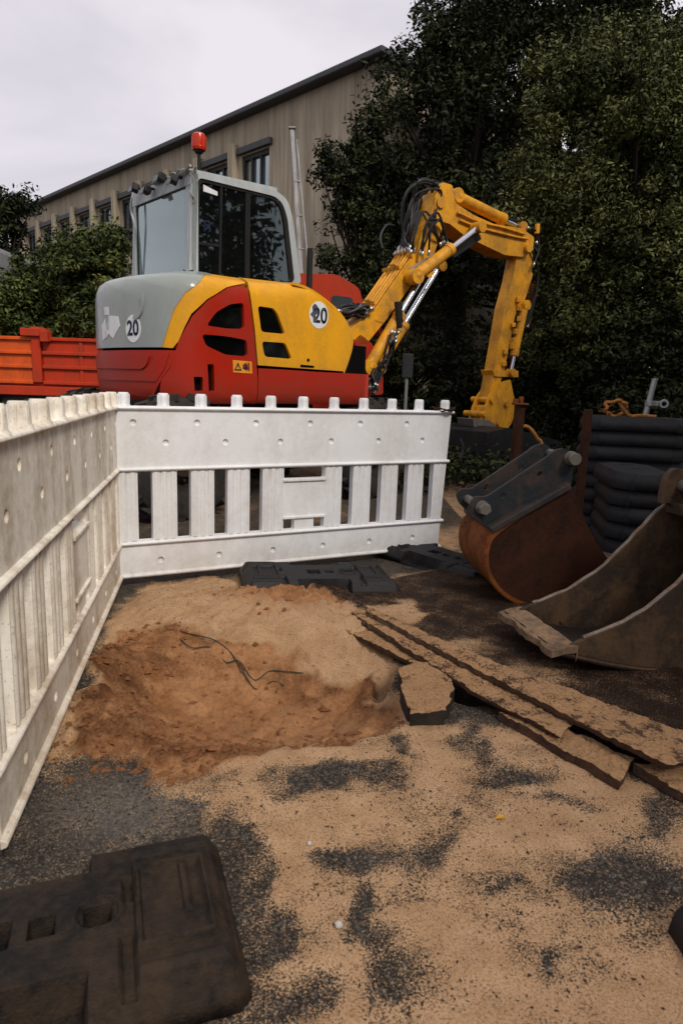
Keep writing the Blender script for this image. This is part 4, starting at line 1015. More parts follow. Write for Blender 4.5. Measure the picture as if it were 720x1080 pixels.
m = MB(); m.box((1.15,.93,.60), (2.5,.75,.34)); m.box((1.15,.93,.82), (1.1,1.1,.12)); m.cyl((1.15,.93,.78), (1.15,.93,.97), .48, n=28)
m.cyl((.15,.15,.47), (.15,1.7,.47), .09); m.cyl((2.15,.15,.47), (2.15,1.7,.47), .09)
for s_ in (-.25, .25): m.box((.70+.2, .93+s_*2.2, .62), (.75,.18,.34))
m.build('chassis', M['black'], EX, .015)
m = MB()
pr = [(-.62,.18),(-.58,.60),(-.50,.68),(-.47,.66),(-.53,.58),(-.56,.2)]
m.prism([(a+.0, b_) for a, b_ in pr], lambda x, y, d: (x, d, y), -.15, 2.0); m.bar((-.5,.6,.45), (0.1,.6,.6), .12, .12); m.bar((-.5,1.3,.45), (0.1,1.3,.6), .12, .12)
m.build('dozer_blade', M['black'], EX, .008)

# ------------------------------------------------------------------ loose buckets
def frame2(p0, a, w):
    """(x, z, d) -> world; x along a, d along w"""
    a = np.array(a, float)/np.linalg.norm(a); w = np.array(w, float)/np.linalg.norm(w)
    return a, w
# bucket A: rust, mouth to the right, resting on its back
base = G(556, 641, 0.); av = np.array([1, .10, 0.]); av /= np.linalg.norm(av); wv = np.array([-.10, 1, 0.]); wv /= np.linalg.norm(wv)
ba = empty('excavator_bucket', tuple(base), math.atan2(av[1], av[0]), 'rust brown bucket with dark mounting ears lying in front of the rubber feet', 'excavator bucket', 'loose excavator buckets')
def onA(px, py): p = PL(px, py, base, wv)-base; return (float(p@av), float(p[2]))
side = chaikin([onA(*p) for p in [(518,562),(598,516),(606,517),(614,541),(624,566),(647,598),(640,625),(600,645),(560,642),(530,628),(512,604),(511,580)]], 2)
fb = lambda x, y, d: (x, d, y)
WA = .46
for d in (0, WA-.022):
    m = MB(); m.prism(side, fb, d, d+.022); m.build('side_plate', M['rust'], ba, .003)
back = chaikin([onA(*p) for p in [(596,514),(520,558),(510,578),(511,604),(529,629),(560,643),(600,646)]], 3, False)
m = MB(); shell(m, back, -.012, WA+.012, .018); m.build('shell', M['rustorange'], ba)
m = MB(); m.tube([(p[0], -.004, p[1]) for p in back], .007, 6); m.build('weld_bead', M['rustorange'], ba)
lip = onA(600,646); m = MB(); m.box((lip[0]+.05, WA/2, lip[1]+.012), (.16, WA+.05, .025)); m.build('cutting_edge', M['darksteel'], ba, .003)
m = MB(); p, q = onA(517,561), onA(600,514); m.bar((p[0],WA/2,p[1]+.01), (q[0],WA/2,q[1]+.01), WA+.02, .03, (0,0,1)); m.bar((p[0],-.006,p[1]+.008), (q[0],-.006,q[1]+.008), .03, .028); m.build('top_plate', M['bluegrey'], ba, .004)
ear = [onA(*p) for p in [(503,543),(500,533),(506,526),(517,527),(585,482),(592,476),(602,474),(610,480),(611,488),(610,510),(606,520),(600,516),(520,560)]]
eh = [[(c_[0]+r_*math.cos(t), c_[1]+r_*math.sin(t)) for t in np.linspace(0, 6.28, 14)[:-1]] for c_, r_ in ((onA(575,502), .014), (onA(535,525), .014))]
for d0 in (.07, .33):
    m = MB(); m.prism(roundp(ear, .02, 3), fb, d0, d0+.025, eh); m.build('mounting_ear', M['bluegrey'], ba, .003)
def onAw(px, py, d): p = PL(px, py, base+wv*d, wv)-base; return (float(p@av), float(p[2]))
for (c_, r_, b0, b1) in ((onAw(508,535,.07), .026, .02, .40), (onAw(601,483,.07), .026, .02, .40)):
    m = MB(); m.cyl((c_[0], b0, c_[1]), (c_[0], b1, c_[1]), r_*.8, n=20); m.cyl((c_[0], b0-.012, c_[1]), (c_[0], b0+.02, c_[1]), r_*1.15, n=6 if c_[0] < 0 else 18); m.cyl((c_[0], .055, c_[1]), (c_[0], .075, c_[1]), r_*1.3, n=20)
    m.build('hinge_pin', M['pin'], ba, .002)

# bucket B: big, mouth up-left
ZB = .108; nB = G(583,691,ZB); b0_ = G(530,650,ZB); lyB = b0_-nB; WB = float(np.linalg.norm(lyB)); lyB /= WB
aB = np.array([lyB[1], -lyB[0], 0.])
bb = empty('excavator_bucket', tuple(b0_), math.atan2(aB[1], aB[0]), 'wide worn steel bucket with bent ragged cutting edge at the right border', 'excavator bucket', 'loose excavator buckets')
# local: x along aB, y = left of x (away from us); near side negative
def onB(px, py, d): p = PL(px, py, b0_+lyB*d, lyB)-b0_; return (float(p@aB), float(p[2]))
farp = [(.125,.056),(.305,.118),(.47,.232),(.605,.38),(.72,.50)]
x0f, z0f = farp[0]
rim = chaikin(farp+[(.95,.54)], 2, False)
bot = chaikin([(.0,.004),(.12,-.030),(.24,-.062),(.41,-.094),(.60,-.106),(.80,-.09),(.95,.02),(1.02,.24),(.99,.52)], 2, False)
sideB = list(rim)+[(p[0], p[1]) for p in bot[::-1]]
for d in (-.022, -WB):
    m = MB(); m.prism(sideB, fb, d, d+.022); m.build('side_plate', M['wornsteel'], bb, .003)
m = MB(); shell(m, bot, -WB-.004, .004, .02); m.build('shell', M['darksteel'], bb)
m = MB(); m.tube([(p[0]+.0, -WB-.004, p[1]+.012) for p in bot], .007, 6); m.build('weld_bead', M['wornsteel'], bb)
# bright worn rims
for d in (-.011, -WB+.011):
    m = MB()
    rp_ = [(p[0]+random.uniform(-.004,.004), d, p[1]+random.uniform(-.003,.004)) for p in rim]; m.tube(rp_, .009, 6)
    m.build('worn_rim', M.get('rimsteel') or M.setdefault('rimsteel', surf('scraped_edge_steel', (.19,.155,.125), .55, metal=.3, dirt=(.14,.08,.045), amt=.8, dscale=14, stretch=(1,1,1), bump=.5)), bb)
# ragged lip plate
m = MB(); n_ = 16; topv = []; botv = []
for i in range(n_+1):
    y_ = .015-(WB+.03)*i/n_
    for j, xx in enumerate((-.012+random.uniform(-.006,.006)-.006*math.sin(i*.9), .04, .09, .09+random.uniform(-.008,.008))):
        zz = (.006, .018, .022, -.012)[j]+random.uniform(-.004,.004)
        topv.append((xx, y_, zz+.012)); botv.append((xx, y_, zz-.014))
fcs = [(i*4+j, i*4+j+1, (i+1)*4+j+1, (i+1)*4+j) for i in range(n_) for j in range(3)]; N_ = len(topv)
m.add(topv, fcs, True); m.add(botv, [tuple(reversed(f)) for f in fcs])
bd = [(i*4, (i+1)*4) for i in range(n_)]+[(i*4+3, (i+1)*4+3) for i in range(n_)]+[(j, j+1) for j in range(3)]+[(n_*4+j, n_*4+j+1) for j in range(3)]
m.add(topv+botv, [(a, b_, N_+b_, N_+a) for a, b_ in bd]); m.build('cutting_edge', surf('sand_caked_edge', (.105,.072,.047), .8, metal=.0, dirt=(.30,.19,.11), amt=.9, dscale=12, stretch=(1,1,1), bump=.9, bscale=60, speck=.8), bb)
m = MB(); a, b_ = (x0f+.30, .10), (x0f+.62, .34)
m.bar((.26, -.026, -.03), (.48, -.026, .12), .010, .016); m.build('inner_weld', M['wornsteel'], bb)
# ears and pin
earb = [onB(*p, -.06) for p in [(692,532),(697,505),(706,493),(735,497),(760,500),(770,540),(740,548),(712,540),(700,528)]]
for d in (-.085, -.32):
    m = MB(); m.prism(roundp(earb, .02, 3), fb, d, d+.03); m.build('mounting_ear', M['wornsteel'], bb, .003)
c_ = onB(718, 512, -.08); m = MB(); m.cyl((c_[0], -.38, c_[1]), (c_[0], -.02, c_[1]), .026, n=18); m.build('hinge_pin', M['pin'], bb, .002)
m = MB(); p = farp[-1]; m.bar((p[0]-.02, -WB/2, p[1]-.02), (p[0]+.26, -WB/2, p[1]+.03), WB-.05, .05); m.build('top_plate', M['wornsteel'], bb, .004)

# ------------------------------------------------------------------ posts and odds and ends
def post(name, px, ytop, ybase, Y, r, mat, label, cat, cap=None, lean=0):
    t = AT(px, ytop, Y); m = MB(); L_ = t[2]
    m.cyl((0,0,0), (lean,0,L_), r, n=14)
    o = m.build(name, mat, bevel=.003); o.location = (t[0]-lean, t[1], 0); tag(o, label, cat)
    if cap:
        m = MB(); cap(m, L_, lean); m.build('cap', M['rustorange'] if name == 'steel_stake' else M['galv'], o, .003)
    return o
post('steel_stake', 548, 427, 490, 4.35, .035, M['rust'], 'rusty steel stake with orange flanged cap beside the excavator arm', 'stake', lambda m, L_, l: (m.cyl((l,0,L_), (l,0,L_+.012), .055, n=16), m.box((l-.03,0,L_+.022), (.03,.03,.03)), m.box((l+.005,0,L_+.03), (.025,.03,.045))))
post('steel_rod', 620, 432, 520, 3.95, .027, M['rust'], 'plain rusty rod standing upright in front of the stacked rubber feet', 'rod')
# galvanised tube on the tall stack
t = AT(690, 400, 5.42); m = MB(); zt = .888; m.cyl((-.045,0,zt), (0,0,t[2]), .022, n=14); m.cyl((0,0,t[2]-.005), (0,0,t[2]+.006), .026, n=14)
o = m.build('scaffold_tube', M['galv']); o.location = (t[0], t[1], 0); tag(o, 'short galvanised tube sticking up from the tall stack of rubber feet', 'tube')
m = MB(); zc = t[2]-.19; m.lathe([(.026,-.02),(.036,-.02),(.036,.02),(.026,.02)], (-.02,0,zc), (0,0,1), 14); m.box((.04,0,zc), (.07,.03,.04)); m.lathe([(.02,-.02),(.035,-.02),(.035,.02),(.02,.02)], (.085,-.02,zc), (.3,1,0), 14)
m.build('clamp', M['galv'], o, .002)
# orange strap curled on the stack
c_ = AT(648, 435, 5.30); zt = .893
m = MB(); path = []
for i in range(26):
    a = i*.30; r_ = .075+.012*math.sin(i*1.7); path.append((r_*math.cos(a)*1.1, .02*math.sin(i), .062+r_*.75*math.sin(a)))
path += [(.10,-.03,.012),(.17,-.05,.012),(.24,-.04,.01),(.30,-.06,.008)]
m.tube(spline(path, 3), .013, 7)
for i in range(30): a = random.choice(path); m.tube([a, (a[0]+random.uniform(-.05,.05), a[1]+random.uniform(-.04,.04), max(.004, a[2]+random.uniform(-.03,.03)))], .003, 4)
o = m.build('lifting_strap', M['strap']); o.location = (c_[0], c_[1], zt); tag(o, 'frayed orange lifting strap coiled on top of the tall stack', 'strap')
# cable coming out from behind the posts
q = [AT(a, b_, 4.6) for a, b_ in ((545,452),(556,450),(566,462),(572,478))]; m = MB(); m.tube(spline([tuple(a) for a in q]+[(q[-1][0]+.08, q[-1][1], .02)], 6), .012, 7)
o = m.build('cable', M['strap'], loc=(q[-1][0]+.08, q[-1][1], .02)); tag(o, 'dirty loop of cable arching down behind the rust brown bucket', 'cable')
# small grey sign on a post in front of the hedge
t = AT(430, 374, 8.6); m = MB(); m.cyl((0,0,0), (0,0,t[2]+.0), .022, n=10); o = m.build('sign_post', M['galv']); o.location = tuple(t*[1,1,0]); tag(o, 'small blank dark grey sign seen from behind on a thin post by the hedge', 'sign')
m = MB(); m.box((0,-.03,t[2]-.14), (.14,.02,.30)); m.build('sign_board', surf('sign_back', (.030,.040,.045), .5, metal=.4), o, .01)

# ------------------------------------------------------------------ truck behind the excavator
TY = 9.0
def tk(px, py, y=TY): p = AT(px, py, y); return (p[0], p[2])
x_l = tk(-70, 380)[0]; zt = tk(30, 357)[1]; zb = tk(30, 403)[1]; zr = tk(90, 361)[1]
tr = empty('tipper_truck', (-2.0, TY, 0), 0, 'orange red tipper truck parked behind the excavator', 'truck')
def tb(name, mat, boxes, parent=tr, bev=.008):
    m = MB()
    for c_, d in boxes: m.box((c_[0]+2.0, c_[1]-TY, c_[2]), d)
    return m.build(name, mat, parent, bev)
xr = -.95; xp = tk(40, 380)[0]; hgt = zt-zb
def dropside(x0, x1, mat, y0):
    b_ = [(((x0+x1)/2, y0, (zt+zb)/2), (x1-x0, .03, hgt))]
    for k, f_ in enumerate((.0, .36, .68, 1.)): b_.append((((x0+x1)/2, y0-.025, zb+hgt*f_), (x1-x0, .05, .045)))
    for k in range(3): b_.append(((x0+(x1-x0)*(k+.5)/3, y0-.018, (zt+zb)/2), (.05,.03,hgt)))
    return tb('dropside', mat, b_)
dropside(x_l-2.4, xp-.05, M['orange_light'], TY); dropside(xp+.08, xr, M['orange'], TY)
dropside(x_l-2.4, xp-.05, M['orange'], TY+2.2); dropside(xp+.08, xr, M['orange'], TY+2.2)
pt = tk(40, 345)[1]
tb('corner_post', M['orange'], [((xp+.01, TY, (pt+zb)/2), (.12,.12,pt-zb)), ((xp+.0, TY-.02, pt-.07), (.34,.16,.10)), ((xp+.15, TY-.06, pt-.12), (.10,.14,.14))])
tb('bed_floor', M['orange'], [(((x_l-2.4+xr)/2, TY+1.1, zb-.02), (xr-x_l+2.4, 2.2, .10)), (((x_l-2.4+xr)/2, TY-.02, zb-.11), (xr-x_l+2.4, .08, .12))])
tb('chassis', M['black'], [(((x_l-2.4+.6)/2, TY+1.1, .75), (.6-x_l+2.4, 1.2, .25)), ((-2.6, TY+.05, .72), (1.6,.3,.3))])
# cab
zc = tk(345, 289)[1]; cabp = [(-1.05,.75),(-1.05,zc-.05),(-.95,zc),(-.16,zc),(.14,zc-.16),(.28,1.75),(.31,1.55),(.32,.75)]
m = MB(); m.prism(roundp(cabp, .08, 4), lambda x, y, d: (x+2.0, d, y), 0, 2.1); CT = m.build('cab', M['orange'], tr, .02)
m = MB(); m.prism(roundp([(-.22,1.75),(-.22,zc-.26),(.04,zc-.28),(.20,1.75)], .04), lambda x, y, d: (x+2.0, d, y), -.012, .002); m.build('side_window', M['glass_vent'], CT)
m = MB(); m.prism([(-.62,.9),(-.62,zc-.14),(-.60,zc-.14),(-.60,.9)], lambda x, y, d: (x+2.0, d, y), -.004, .002); m.build('door_seam', M['gasket'], CT)
def twheel(x, y):
    m = MB(); m.lathe([(.28,-.14),(.42,-.14),(.48,-.1),(.49,.0),(.48,.1),(.42,.14),(.28,.14)], (x+2, y-TY, .49), (0,1,0), 32); o = m.build('wheel', M['rubber'], tr)
    m = MB(); m.lathe([(.001,.0),(.12,-.02),(.2,.04),(.26,-.1),(.29,-.12),(.29,.1)], (x+2, y-TY, .49), (0,1,0), 24); m.build('rim', M['galv'], o)
for x in (-4.2, -.1): twheel(x, TY+.15); twheel(x, TY+2.0)

# ------------------------------------------------------------------ mast, building
t0 = AT(300+8, 136, 10.5); t1 = AT(316, 262, 10.5); r_ = (t0-t1)/(t0[2]-t1[2])
mb = np.array([t1[0], t1[1], t1[2]]); dz = mb[2]; basep = (t1-r_*t1[2])
m = MB(); top = t0-basep; m.bar((0,0,0), tuple(top), .055, .05, (0,1,0)); m.bar((.058,0,1.2), (top[0]*.97+.058, 0, top[2]*.97), .022, .05, (0,1,0))
o = m.build('steel_mast', M['mast'], bevel=.006); o.location = tuple(basep*[1,1,0]); tag(o, 'pale weathered steel mast rising behind the cab of the excavator', 'mast')
m = MB(); m.box((top[0], 0, top[2]+.01), (.10,.09,.02)); m.build('cap', M['galv'], o, .004)
for k in range(6): 
    f_ = .35+.1*k; m = MB(); m.box((top[0]*f_+.03, 0, top[2]*f_), (.075,.06,.02)); m.build('bracket', M['galv'], o)

ND = 15.8; NC = AT(405, 55, ND); HB_ = NC[2]; bd_ = np.array([-.7071, .7071, 0.]); gd = np.array([.7071, .7071, 0.])
def onfac(px, py): p = PL(px, py, NC, gd)-NC; return (float(p@bd_), float(p[2]+NC[2]))
Lb = onfac(12, 238)[0]
bld = empty('concrete_building', (NC[0], NC[1], 0), math.atan2(bd_[1], bd_[0]), 'long beige concrete building with dark roof edge and strip windows behind the trees', 'building')
# local x along facade, local y = left of it
ly = np.array([-bd_[1], bd_[0], 0.]); sgn = 1 if ly@gd > 0 else -1     # +sgn = inward
print('facade', onfac(285,155), onfac(255,163), onfac(118,215), onfac(283,200), onfac(140,240), 'H', HB_, 'L', Lb, 'sgn', sgn)
m_, nt, b, out = newmat('streaked_concrete')
v = objvec(nt); vs_ = objvec(nt, (1,1,.06))
wv_ = nd(nt, 'ShaderNodeTexWave', wave_type='BANDS', bands_direction='X'); wv_.inputs['Scale'].default_value = 1.9; wv_.inputs['Distortion'].default_value = 1.2; wv_.inputs['Detail'].default_value = 3
nt.links.new(v, wv_.inputs['Vector'])
st1 = noise(nt, vs_, 3.2, 6, .65); st2 = noise(nt, vs_, 11, 4, .6); n0 = noise(nt, v, .5, 4)
col = mixc(nt, ramp(nt, st1, [(.35, 0.), (.68, 1.)]), (.25,.205,.140), (.50,.43,.31))
col = mixc(nt, mth(nt, 'MULTIPLY', ramp(nt, st2, [(.5, 0.), (.75, 1.)]), .45), col, (.10,.085,.068))
col = mixc(nt, mth(nt, 'MULTIPLY', ramp(nt, wv_.outputs['Fac'], [(.0, 1.), (.18, 0.)]), .12), col, (.12,.10,.08))
col = mixc(nt, mth(nt, 'MULTIPLY', n0, .25), col, (.34,.29,.22))
nt.links.new(col, b.inputs['Base Color']); b.inputs['Roughness'].default_value = .85
bp = nd(nt, 'ShaderNodeBump'); bp.inputs['Strength'].default_value = .5; bp.inputs['Distance'].default_value = .03
nt.links.new(mth(nt, 'MULTIPLY_ADD', wv_.outputs['Fac'], .5, st2), bp.inputs['Height']); nt.links.new(bp.outputs[0], b.inputs['Normal']); M['concrete'] = m_
fl = lambda x, z, d: (x, sgn*d, z)
HR = HB_-.14
wz1 = 6.78; wz0 = 5.0
winx = []
def facx(px): return onfac(px, 190)[0]
wins = [(4.0,5.45),(5.95,7.4),(8.1,9.55),(10.0,11.45),(12.2,13.6),(14.1,15.5),(16.3,17.7),(18.2,19.6),(20.4,21.8),(22.3,23.7)]
a_, zt_ = onfac(284, 155); b__ = onfac(255, 163)[0]
W0 = a_; Wd = b__-a_; print('win', W0, Wd, zt_)
wins = []
pxpairs = [(284,255),(243,221)]
for p_, q_ in pxpairs: wins.append((onfac(p_, 160)[0], onfac(q_, 172)[0]))
per = (wins[1][0]-wins[0][0])
wins = [(wins[0][0]+per*k+.0, wins[0][0]+per*k+Wd) for k in range(20) if wins[0][0]+per*k+Wd < Lb-.5]
wz1 = zt_; wz0 = zt_-1.75
holes_ = [[(a, wz0), (b_, wz0), (b_, wz1), (a, wz1)] for a, b_ in wins]+[[(a, .9+.0), (b_, .9), (b_, 2.6), (a, 2.6)] for a, b_ in wins]
m = MB(); m.prism([(0,0),(Lb,0),(Lb,HR),(0,HR)], fl, 0, .3, holes_); m.build('front_wall', M['concrete'], bld)
m = MB(); m.box((.15, sgn*7.3, HR/2), (.3, 14-.004, HR)); m.box((Lb-.15, sgn*7.3, HR/2), (.3,14,HR)); m.box((Lb/2, sgn*14.3, HR/2), (Lb-.02,.3,HR)); m.build('side_wall', M['concrete'], bld)
m = MB(); m.box((Lb/2, sgn*7.1, HR+.07), (Lb+.4, 14.8, .14)); m.build('roof', M['fascia'], bld, .03)
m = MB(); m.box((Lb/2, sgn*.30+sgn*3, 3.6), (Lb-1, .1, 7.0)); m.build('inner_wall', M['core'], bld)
for i, (a, b_) in enumerate(wins):
    for z0_, z1_ in ((wz0, wz1), (.9, 2.6)):
        fr_ = MB(); w_ = b_-a
        fr_.box(((a+b_)/2, sgn*.10, z1_-.05), (w_, .10, .10)); fr_.box(((a+b_)/2, sgn*.10, z0_+.04), (w_, .10, .08))
        for f_ in (.03, .36, .69, .97): fr_.box((a+w_*f_, sgn*.10, (z0_+z1_)/2), (.07,.09,z1_-z0_-.01))
        fo = fr_.build('window', M['winframe'], bld)
        g_ = MB(); g_.box(((a+b_)/2, sgn*.13, (z0_+z1_)/2), (w_, .012, z1_-z0_)); g_.build('pane', M['glass_win'], fo)
        cu_ = MB(); rr_ = random.Random(i*7+int(z0_)); c0 = a
        for f0, f1 in ((.04,.35),(.37,.68),(.70,.96)):
            if rr_.random() < .75: cu_.box((a+w_*(f0+f1)/2, sgn*.22, (z0_+z1_)/2+.1*rr_.random()), (w_*(f1-f0)*.9, .02, (z1_-z0_)*.96))
        if cu_.v: cu_.build('blind', M['curtain'], fo)
    s_ = MB(); s_.box(((a+b_)/2, -sgn*.05, wz1+.12), (w_+.25, .12, .16)); s_.build('lintel', M['fascia'], bld, .01)
    c_ = MB(); c_.box((b_+(per-Wd)/2, -sgn*.10, wz0+(wz1-wz0)/2+.15), (.22,.22,(wz1-wz0)+.35)); c_.build('pilaster', M['concrete'], bld, .01)

# grey roofed trailer beyond the bushes on the left
t = AT(-6, 300, 13.); m = MB()
prf = chaikin([(-1.6,.5),(-1.6,2.3),(-.9,2.75),(.5,2.95),(1.2,3.15),(1.35,2.9),(1.3,.5)], 2)
zs = (AT(10,262,13.)[2])/3.15
m.prism([(x, z*zs) for x, z in prf], lambda x, y, d: (x, d, y), -.8, 1.2); o = m.build('trailer', surf('grey_tarpaulin', (.20,.21,.22), .6, amt=.4), bevel=.03); o.location = (AT(16,270,13.)[0]-1.3, 13., 0); tag(o, 'pale grey covered trailer half hidden behind the left bushes', 'trailer')
m = MB()
for x in (-.9,.7): m.lathe([(.001,-.1),(.3,-.1),(.33,0),(.3,.1),(.001,.1)], (x,-.75,.33), (0,1,0), 20)
m.build('wheel', M['rubber'], o)

# ------------------------------------------------------------------ trees
def leafmat(name, c0, c1, c2):
    m, nt, b, out = newmat(name)
    at = nd(nt, 'ShaderNodeAttribute', attribute_name='tint').outputs['Fac']
    nt.links.new(ramp(nt, at, [(0., c0), (.55, c1), (1., c2)]), b.inputs['Base Color'])
    b.inputs['Roughness'].default_value = .6; b.inputs['Specular IOR Level'].default_value = .15
    return m
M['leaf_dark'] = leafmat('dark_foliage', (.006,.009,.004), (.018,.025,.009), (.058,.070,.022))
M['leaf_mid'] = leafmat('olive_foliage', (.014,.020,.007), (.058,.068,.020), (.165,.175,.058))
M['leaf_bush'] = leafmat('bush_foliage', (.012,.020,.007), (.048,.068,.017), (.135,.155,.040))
M['bark'] = surf('bark', (.016,.013,.010), .9, dirt=(.02,.016,.012), amt=.7, dscale=12, stretch=(3,3,.5), bump=.9, bscale=30)
def leaves(name, C, n_per, spread, size, mat, parent, seed, flat=.75):
    r = np.random.default_rng(seed); K = len(C)
    idx = np.repeat(np.arange(K), n_per); N = len(idx)
    d = r.normal(size=(N, 3)); d /= np.linalg.norm(d, axis=1)[:,None]
    rad_ = spread[idx]*(r.random(N)**.45); P = C[idx]+d*rad_[:,None]*np.array([1,1,flat])
    nrm = d*.5+r.normal(size=(N,3))*.55+np.array([0,0,.55]); nrm /= np.linalg.norm(nrm, axis=1)[:,None]
    t = np.cross(nrm, r.normal(size=(N,3))); t /= np.linalg.norm(t, axis=1)[:,None]; bt = np.cross(nrm, t)
    s = size*(.6+.8*r.random(N))[:,None]
    V = np.stack([P-t*s, P-bt*s*.42+nrm*s*.12, P+t*s, P+bt*s*.42+nrm*s*.12], 1).reshape(-1, 3)
    me = bpy.data.meshes.new(name); me.vertices.add(4*N); me.vertices.foreach_set('co', V.astype(np.float32).ravel())
    me.loops.add(4*N); me.loops.foreach_set('vertex_index', np.arange(4*N, dtype=np.int32)); me.polygons.add(N)
    me.polygons.foreach_set('loop_start', np.arange(0, 4*N, 4, dtype=np.int32)); me.update()
    cl = r.random(K)
    tv = np.clip(cl[idx]*.65+r.random(N)*.4, 0, 1)
    at = me.attributes.new('tint', 'FLOAT', 'FACE'); at.data.foreach_set('value', tv.astype(np.float32))
    me.materials.append(mat); o = bpy.data.objects.new(name, me); link(o, parent); return o
def tree(name, base, lobes, nclump, nleaf, size, mat, label, cat, group, seed, trunk_r=.16, shellness=.55, spread=(.16,.42)):
    """lobes: (x, y, z, rx, ry, rz) in world; clumps fill them, denser near the surface"""
    r = np.random.default_rng(seed); lob = np.array(lobes, float); vol = lob[:,3]*lob[:,5]; pk = vol/vol.sum()
    root = empty(name, tuple(base), 0, label, cat, group)
    C = []
    while len(C) < nclump:
        l = lob[r.choice(len(lob), p=pk)]; d = r.normal(size=3); d /= np.linalg.norm(d); q = shellness+(1-shellness)*r.random() if r.random() < .8 else r.random()
        p = l[:3]+d*l[3:6]*q*(.88+.28*r.random())
        if p[2] > .1: C.append(p-np.array(base))
    C = np.array(C); sp = r.uniform(*spread, size=len(C))
    leaves('crown', C, nleaf, sp, size, mat, root, seed+1)
    m = MB(); top = lob[:,:3].mean(0)-np.array(base); top[2] = (lob[:,2]+lob[:,5]*.5).max()-base[2]
    tp = [(0,0,-.1)]+[(top[0]*f*f+r.normal()*.05, top[1]*f*f+r.normal()*.05, top[2]*f) for f in (.2,.4,.6,.8,1.)]
    m.tube(spline(tp, 4), 0, 9, rs=[trunk_r*(1-.82*i/20) for i in range(21)])
    sel = C[r.choice(len(C), size=min(len(C), 46), replace=False)]
    for c_ in sel:
        f = np.clip(.25+.55*(c_[2]/top[2]), .15, .95)*.8; st = np.array([top[0]*f*f, top[1]*f*f, top[2]*f]); mid_ = (st+c_)/2+np.array([0,0,-.08*np.linalg.norm(c_-st)])
        m.tube(spline([tuple(st), tuple(mid_), tuple(c_)], 4), 0, 5, rs=list(np.linspace(trunk_r*.3, .008, 9)))
    m.build('trunk', M['bark'], root)
    return root
def L(px, py, y, rx, rz, ry=None):
    p = AT(px, py, y); s = y/700; return (p[0], p[1], p[2], rx*s, (ry if ry else rx*s), rz*s)
gT = 'dark trees behind the excavator'
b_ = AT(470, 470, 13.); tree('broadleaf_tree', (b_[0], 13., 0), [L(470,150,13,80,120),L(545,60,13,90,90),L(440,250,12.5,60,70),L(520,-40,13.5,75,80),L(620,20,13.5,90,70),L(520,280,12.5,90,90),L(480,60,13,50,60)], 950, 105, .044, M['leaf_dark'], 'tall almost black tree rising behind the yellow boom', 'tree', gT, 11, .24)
b_ = AT(372, 420, 12.2); tree('broadleaf_tree', (b_[0], 12.2, 0), [L(385,235,12.2,34,75),L(360,190,12.,28,34),L(385,150,12.2,24,30),L(395,300,12.2,40,50),L(352,158,12.,16,14),L(350,272,12.,20,20)], 190, 80, .044, M['leaf_dark'], 'slender tree with open twigs in front of the concrete wall', 'tree', gT, 23, .09, .3, (.10,.32))
b_ = AT(650, 470, 9.6); tree('broadleaf_tree', (b_[0], 9.6, 0), [L(640,170,9.6,95,110),L(700,110,9.8,70,70),L(600,90,9.6,40,45),L(590,230,9.4,60,60),L(680,300,9.4,80,90),L(640,80,9.8,60,40),L(760,200,9.6,80,150),L(600,330,9.4,60,70)], 1250, 125, .030, M['leaf_mid'], 'broad olive green tree filling the right side', 'tree', gT, 31, .2, .6, (.12,.34))
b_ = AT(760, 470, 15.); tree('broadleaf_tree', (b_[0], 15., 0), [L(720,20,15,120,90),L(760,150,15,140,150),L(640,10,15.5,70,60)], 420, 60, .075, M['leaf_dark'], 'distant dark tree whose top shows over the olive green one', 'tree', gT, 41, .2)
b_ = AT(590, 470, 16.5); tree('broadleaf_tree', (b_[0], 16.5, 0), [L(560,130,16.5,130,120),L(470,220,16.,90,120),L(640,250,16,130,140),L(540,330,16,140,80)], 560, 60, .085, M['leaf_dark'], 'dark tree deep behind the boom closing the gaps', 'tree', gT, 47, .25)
# shrubs at the foot
gS = 'shrubs along the back of the yard'
for k, (px, py, y, rx, rz, n, lab) in enumerate([(430,400,11.2,46,55,150,'dark shrub behind the boom foot and the small grey sign'),(500,420,11.,60,60,230,'dark shrub framed by the arch of the boom'),(580,400,10.2,60,80,260,'dark shrub just right of the excavator stick'),(665,395,9.0,60,70,260,'dark shrub behind the tall stack of rubber feet'),(735,380,9.,60,100,200,'dark shrub cut off by the right border'),(395,345,11.6,30,60,110,'dark shrub between the truck and the boom')]):
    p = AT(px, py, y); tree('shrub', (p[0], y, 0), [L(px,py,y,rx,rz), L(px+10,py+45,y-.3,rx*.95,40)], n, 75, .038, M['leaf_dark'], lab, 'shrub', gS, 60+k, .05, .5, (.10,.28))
gB = 'green bushes between the truck and the building'
for k, (px, py, y, rx, rz, n, lab) in enumerate([(95,300,10.8,48,58,300,'olive green bush nearest the excavator cab'),(45,320,11.2,42,50,240,'dark green bush behind the orange corner post'),(5,345,10.9,42,45,200,'low green bush cut off by the left border')]):
    tree('bush', (AT(px,py,y)[0], y, 0), [L(px,py,y,rx,rz), L(px,py+45,y,rx,50), L(px+18,py-35,y,rx*.4,26), L(px-18,py-20,y,rx*.5,26)], n, 85, .040, M['leaf_bush'], lab, 'bush', gB, 80+k, .05, .45, (.10,.28))
tree('broadleaf_tree', (AT(5,240,19.)[0], 19., 0), [L(2,222,19,26,28),L(20,215,19,22,14),L(-5,260,19,30,46),L(-40,230,19,50,60),L(15,330,19,30,60)], 260, 70, .065, M['leaf_dark'], 'dark tree beyond the far end of the concrete building', 'tree', None, 95, .2)
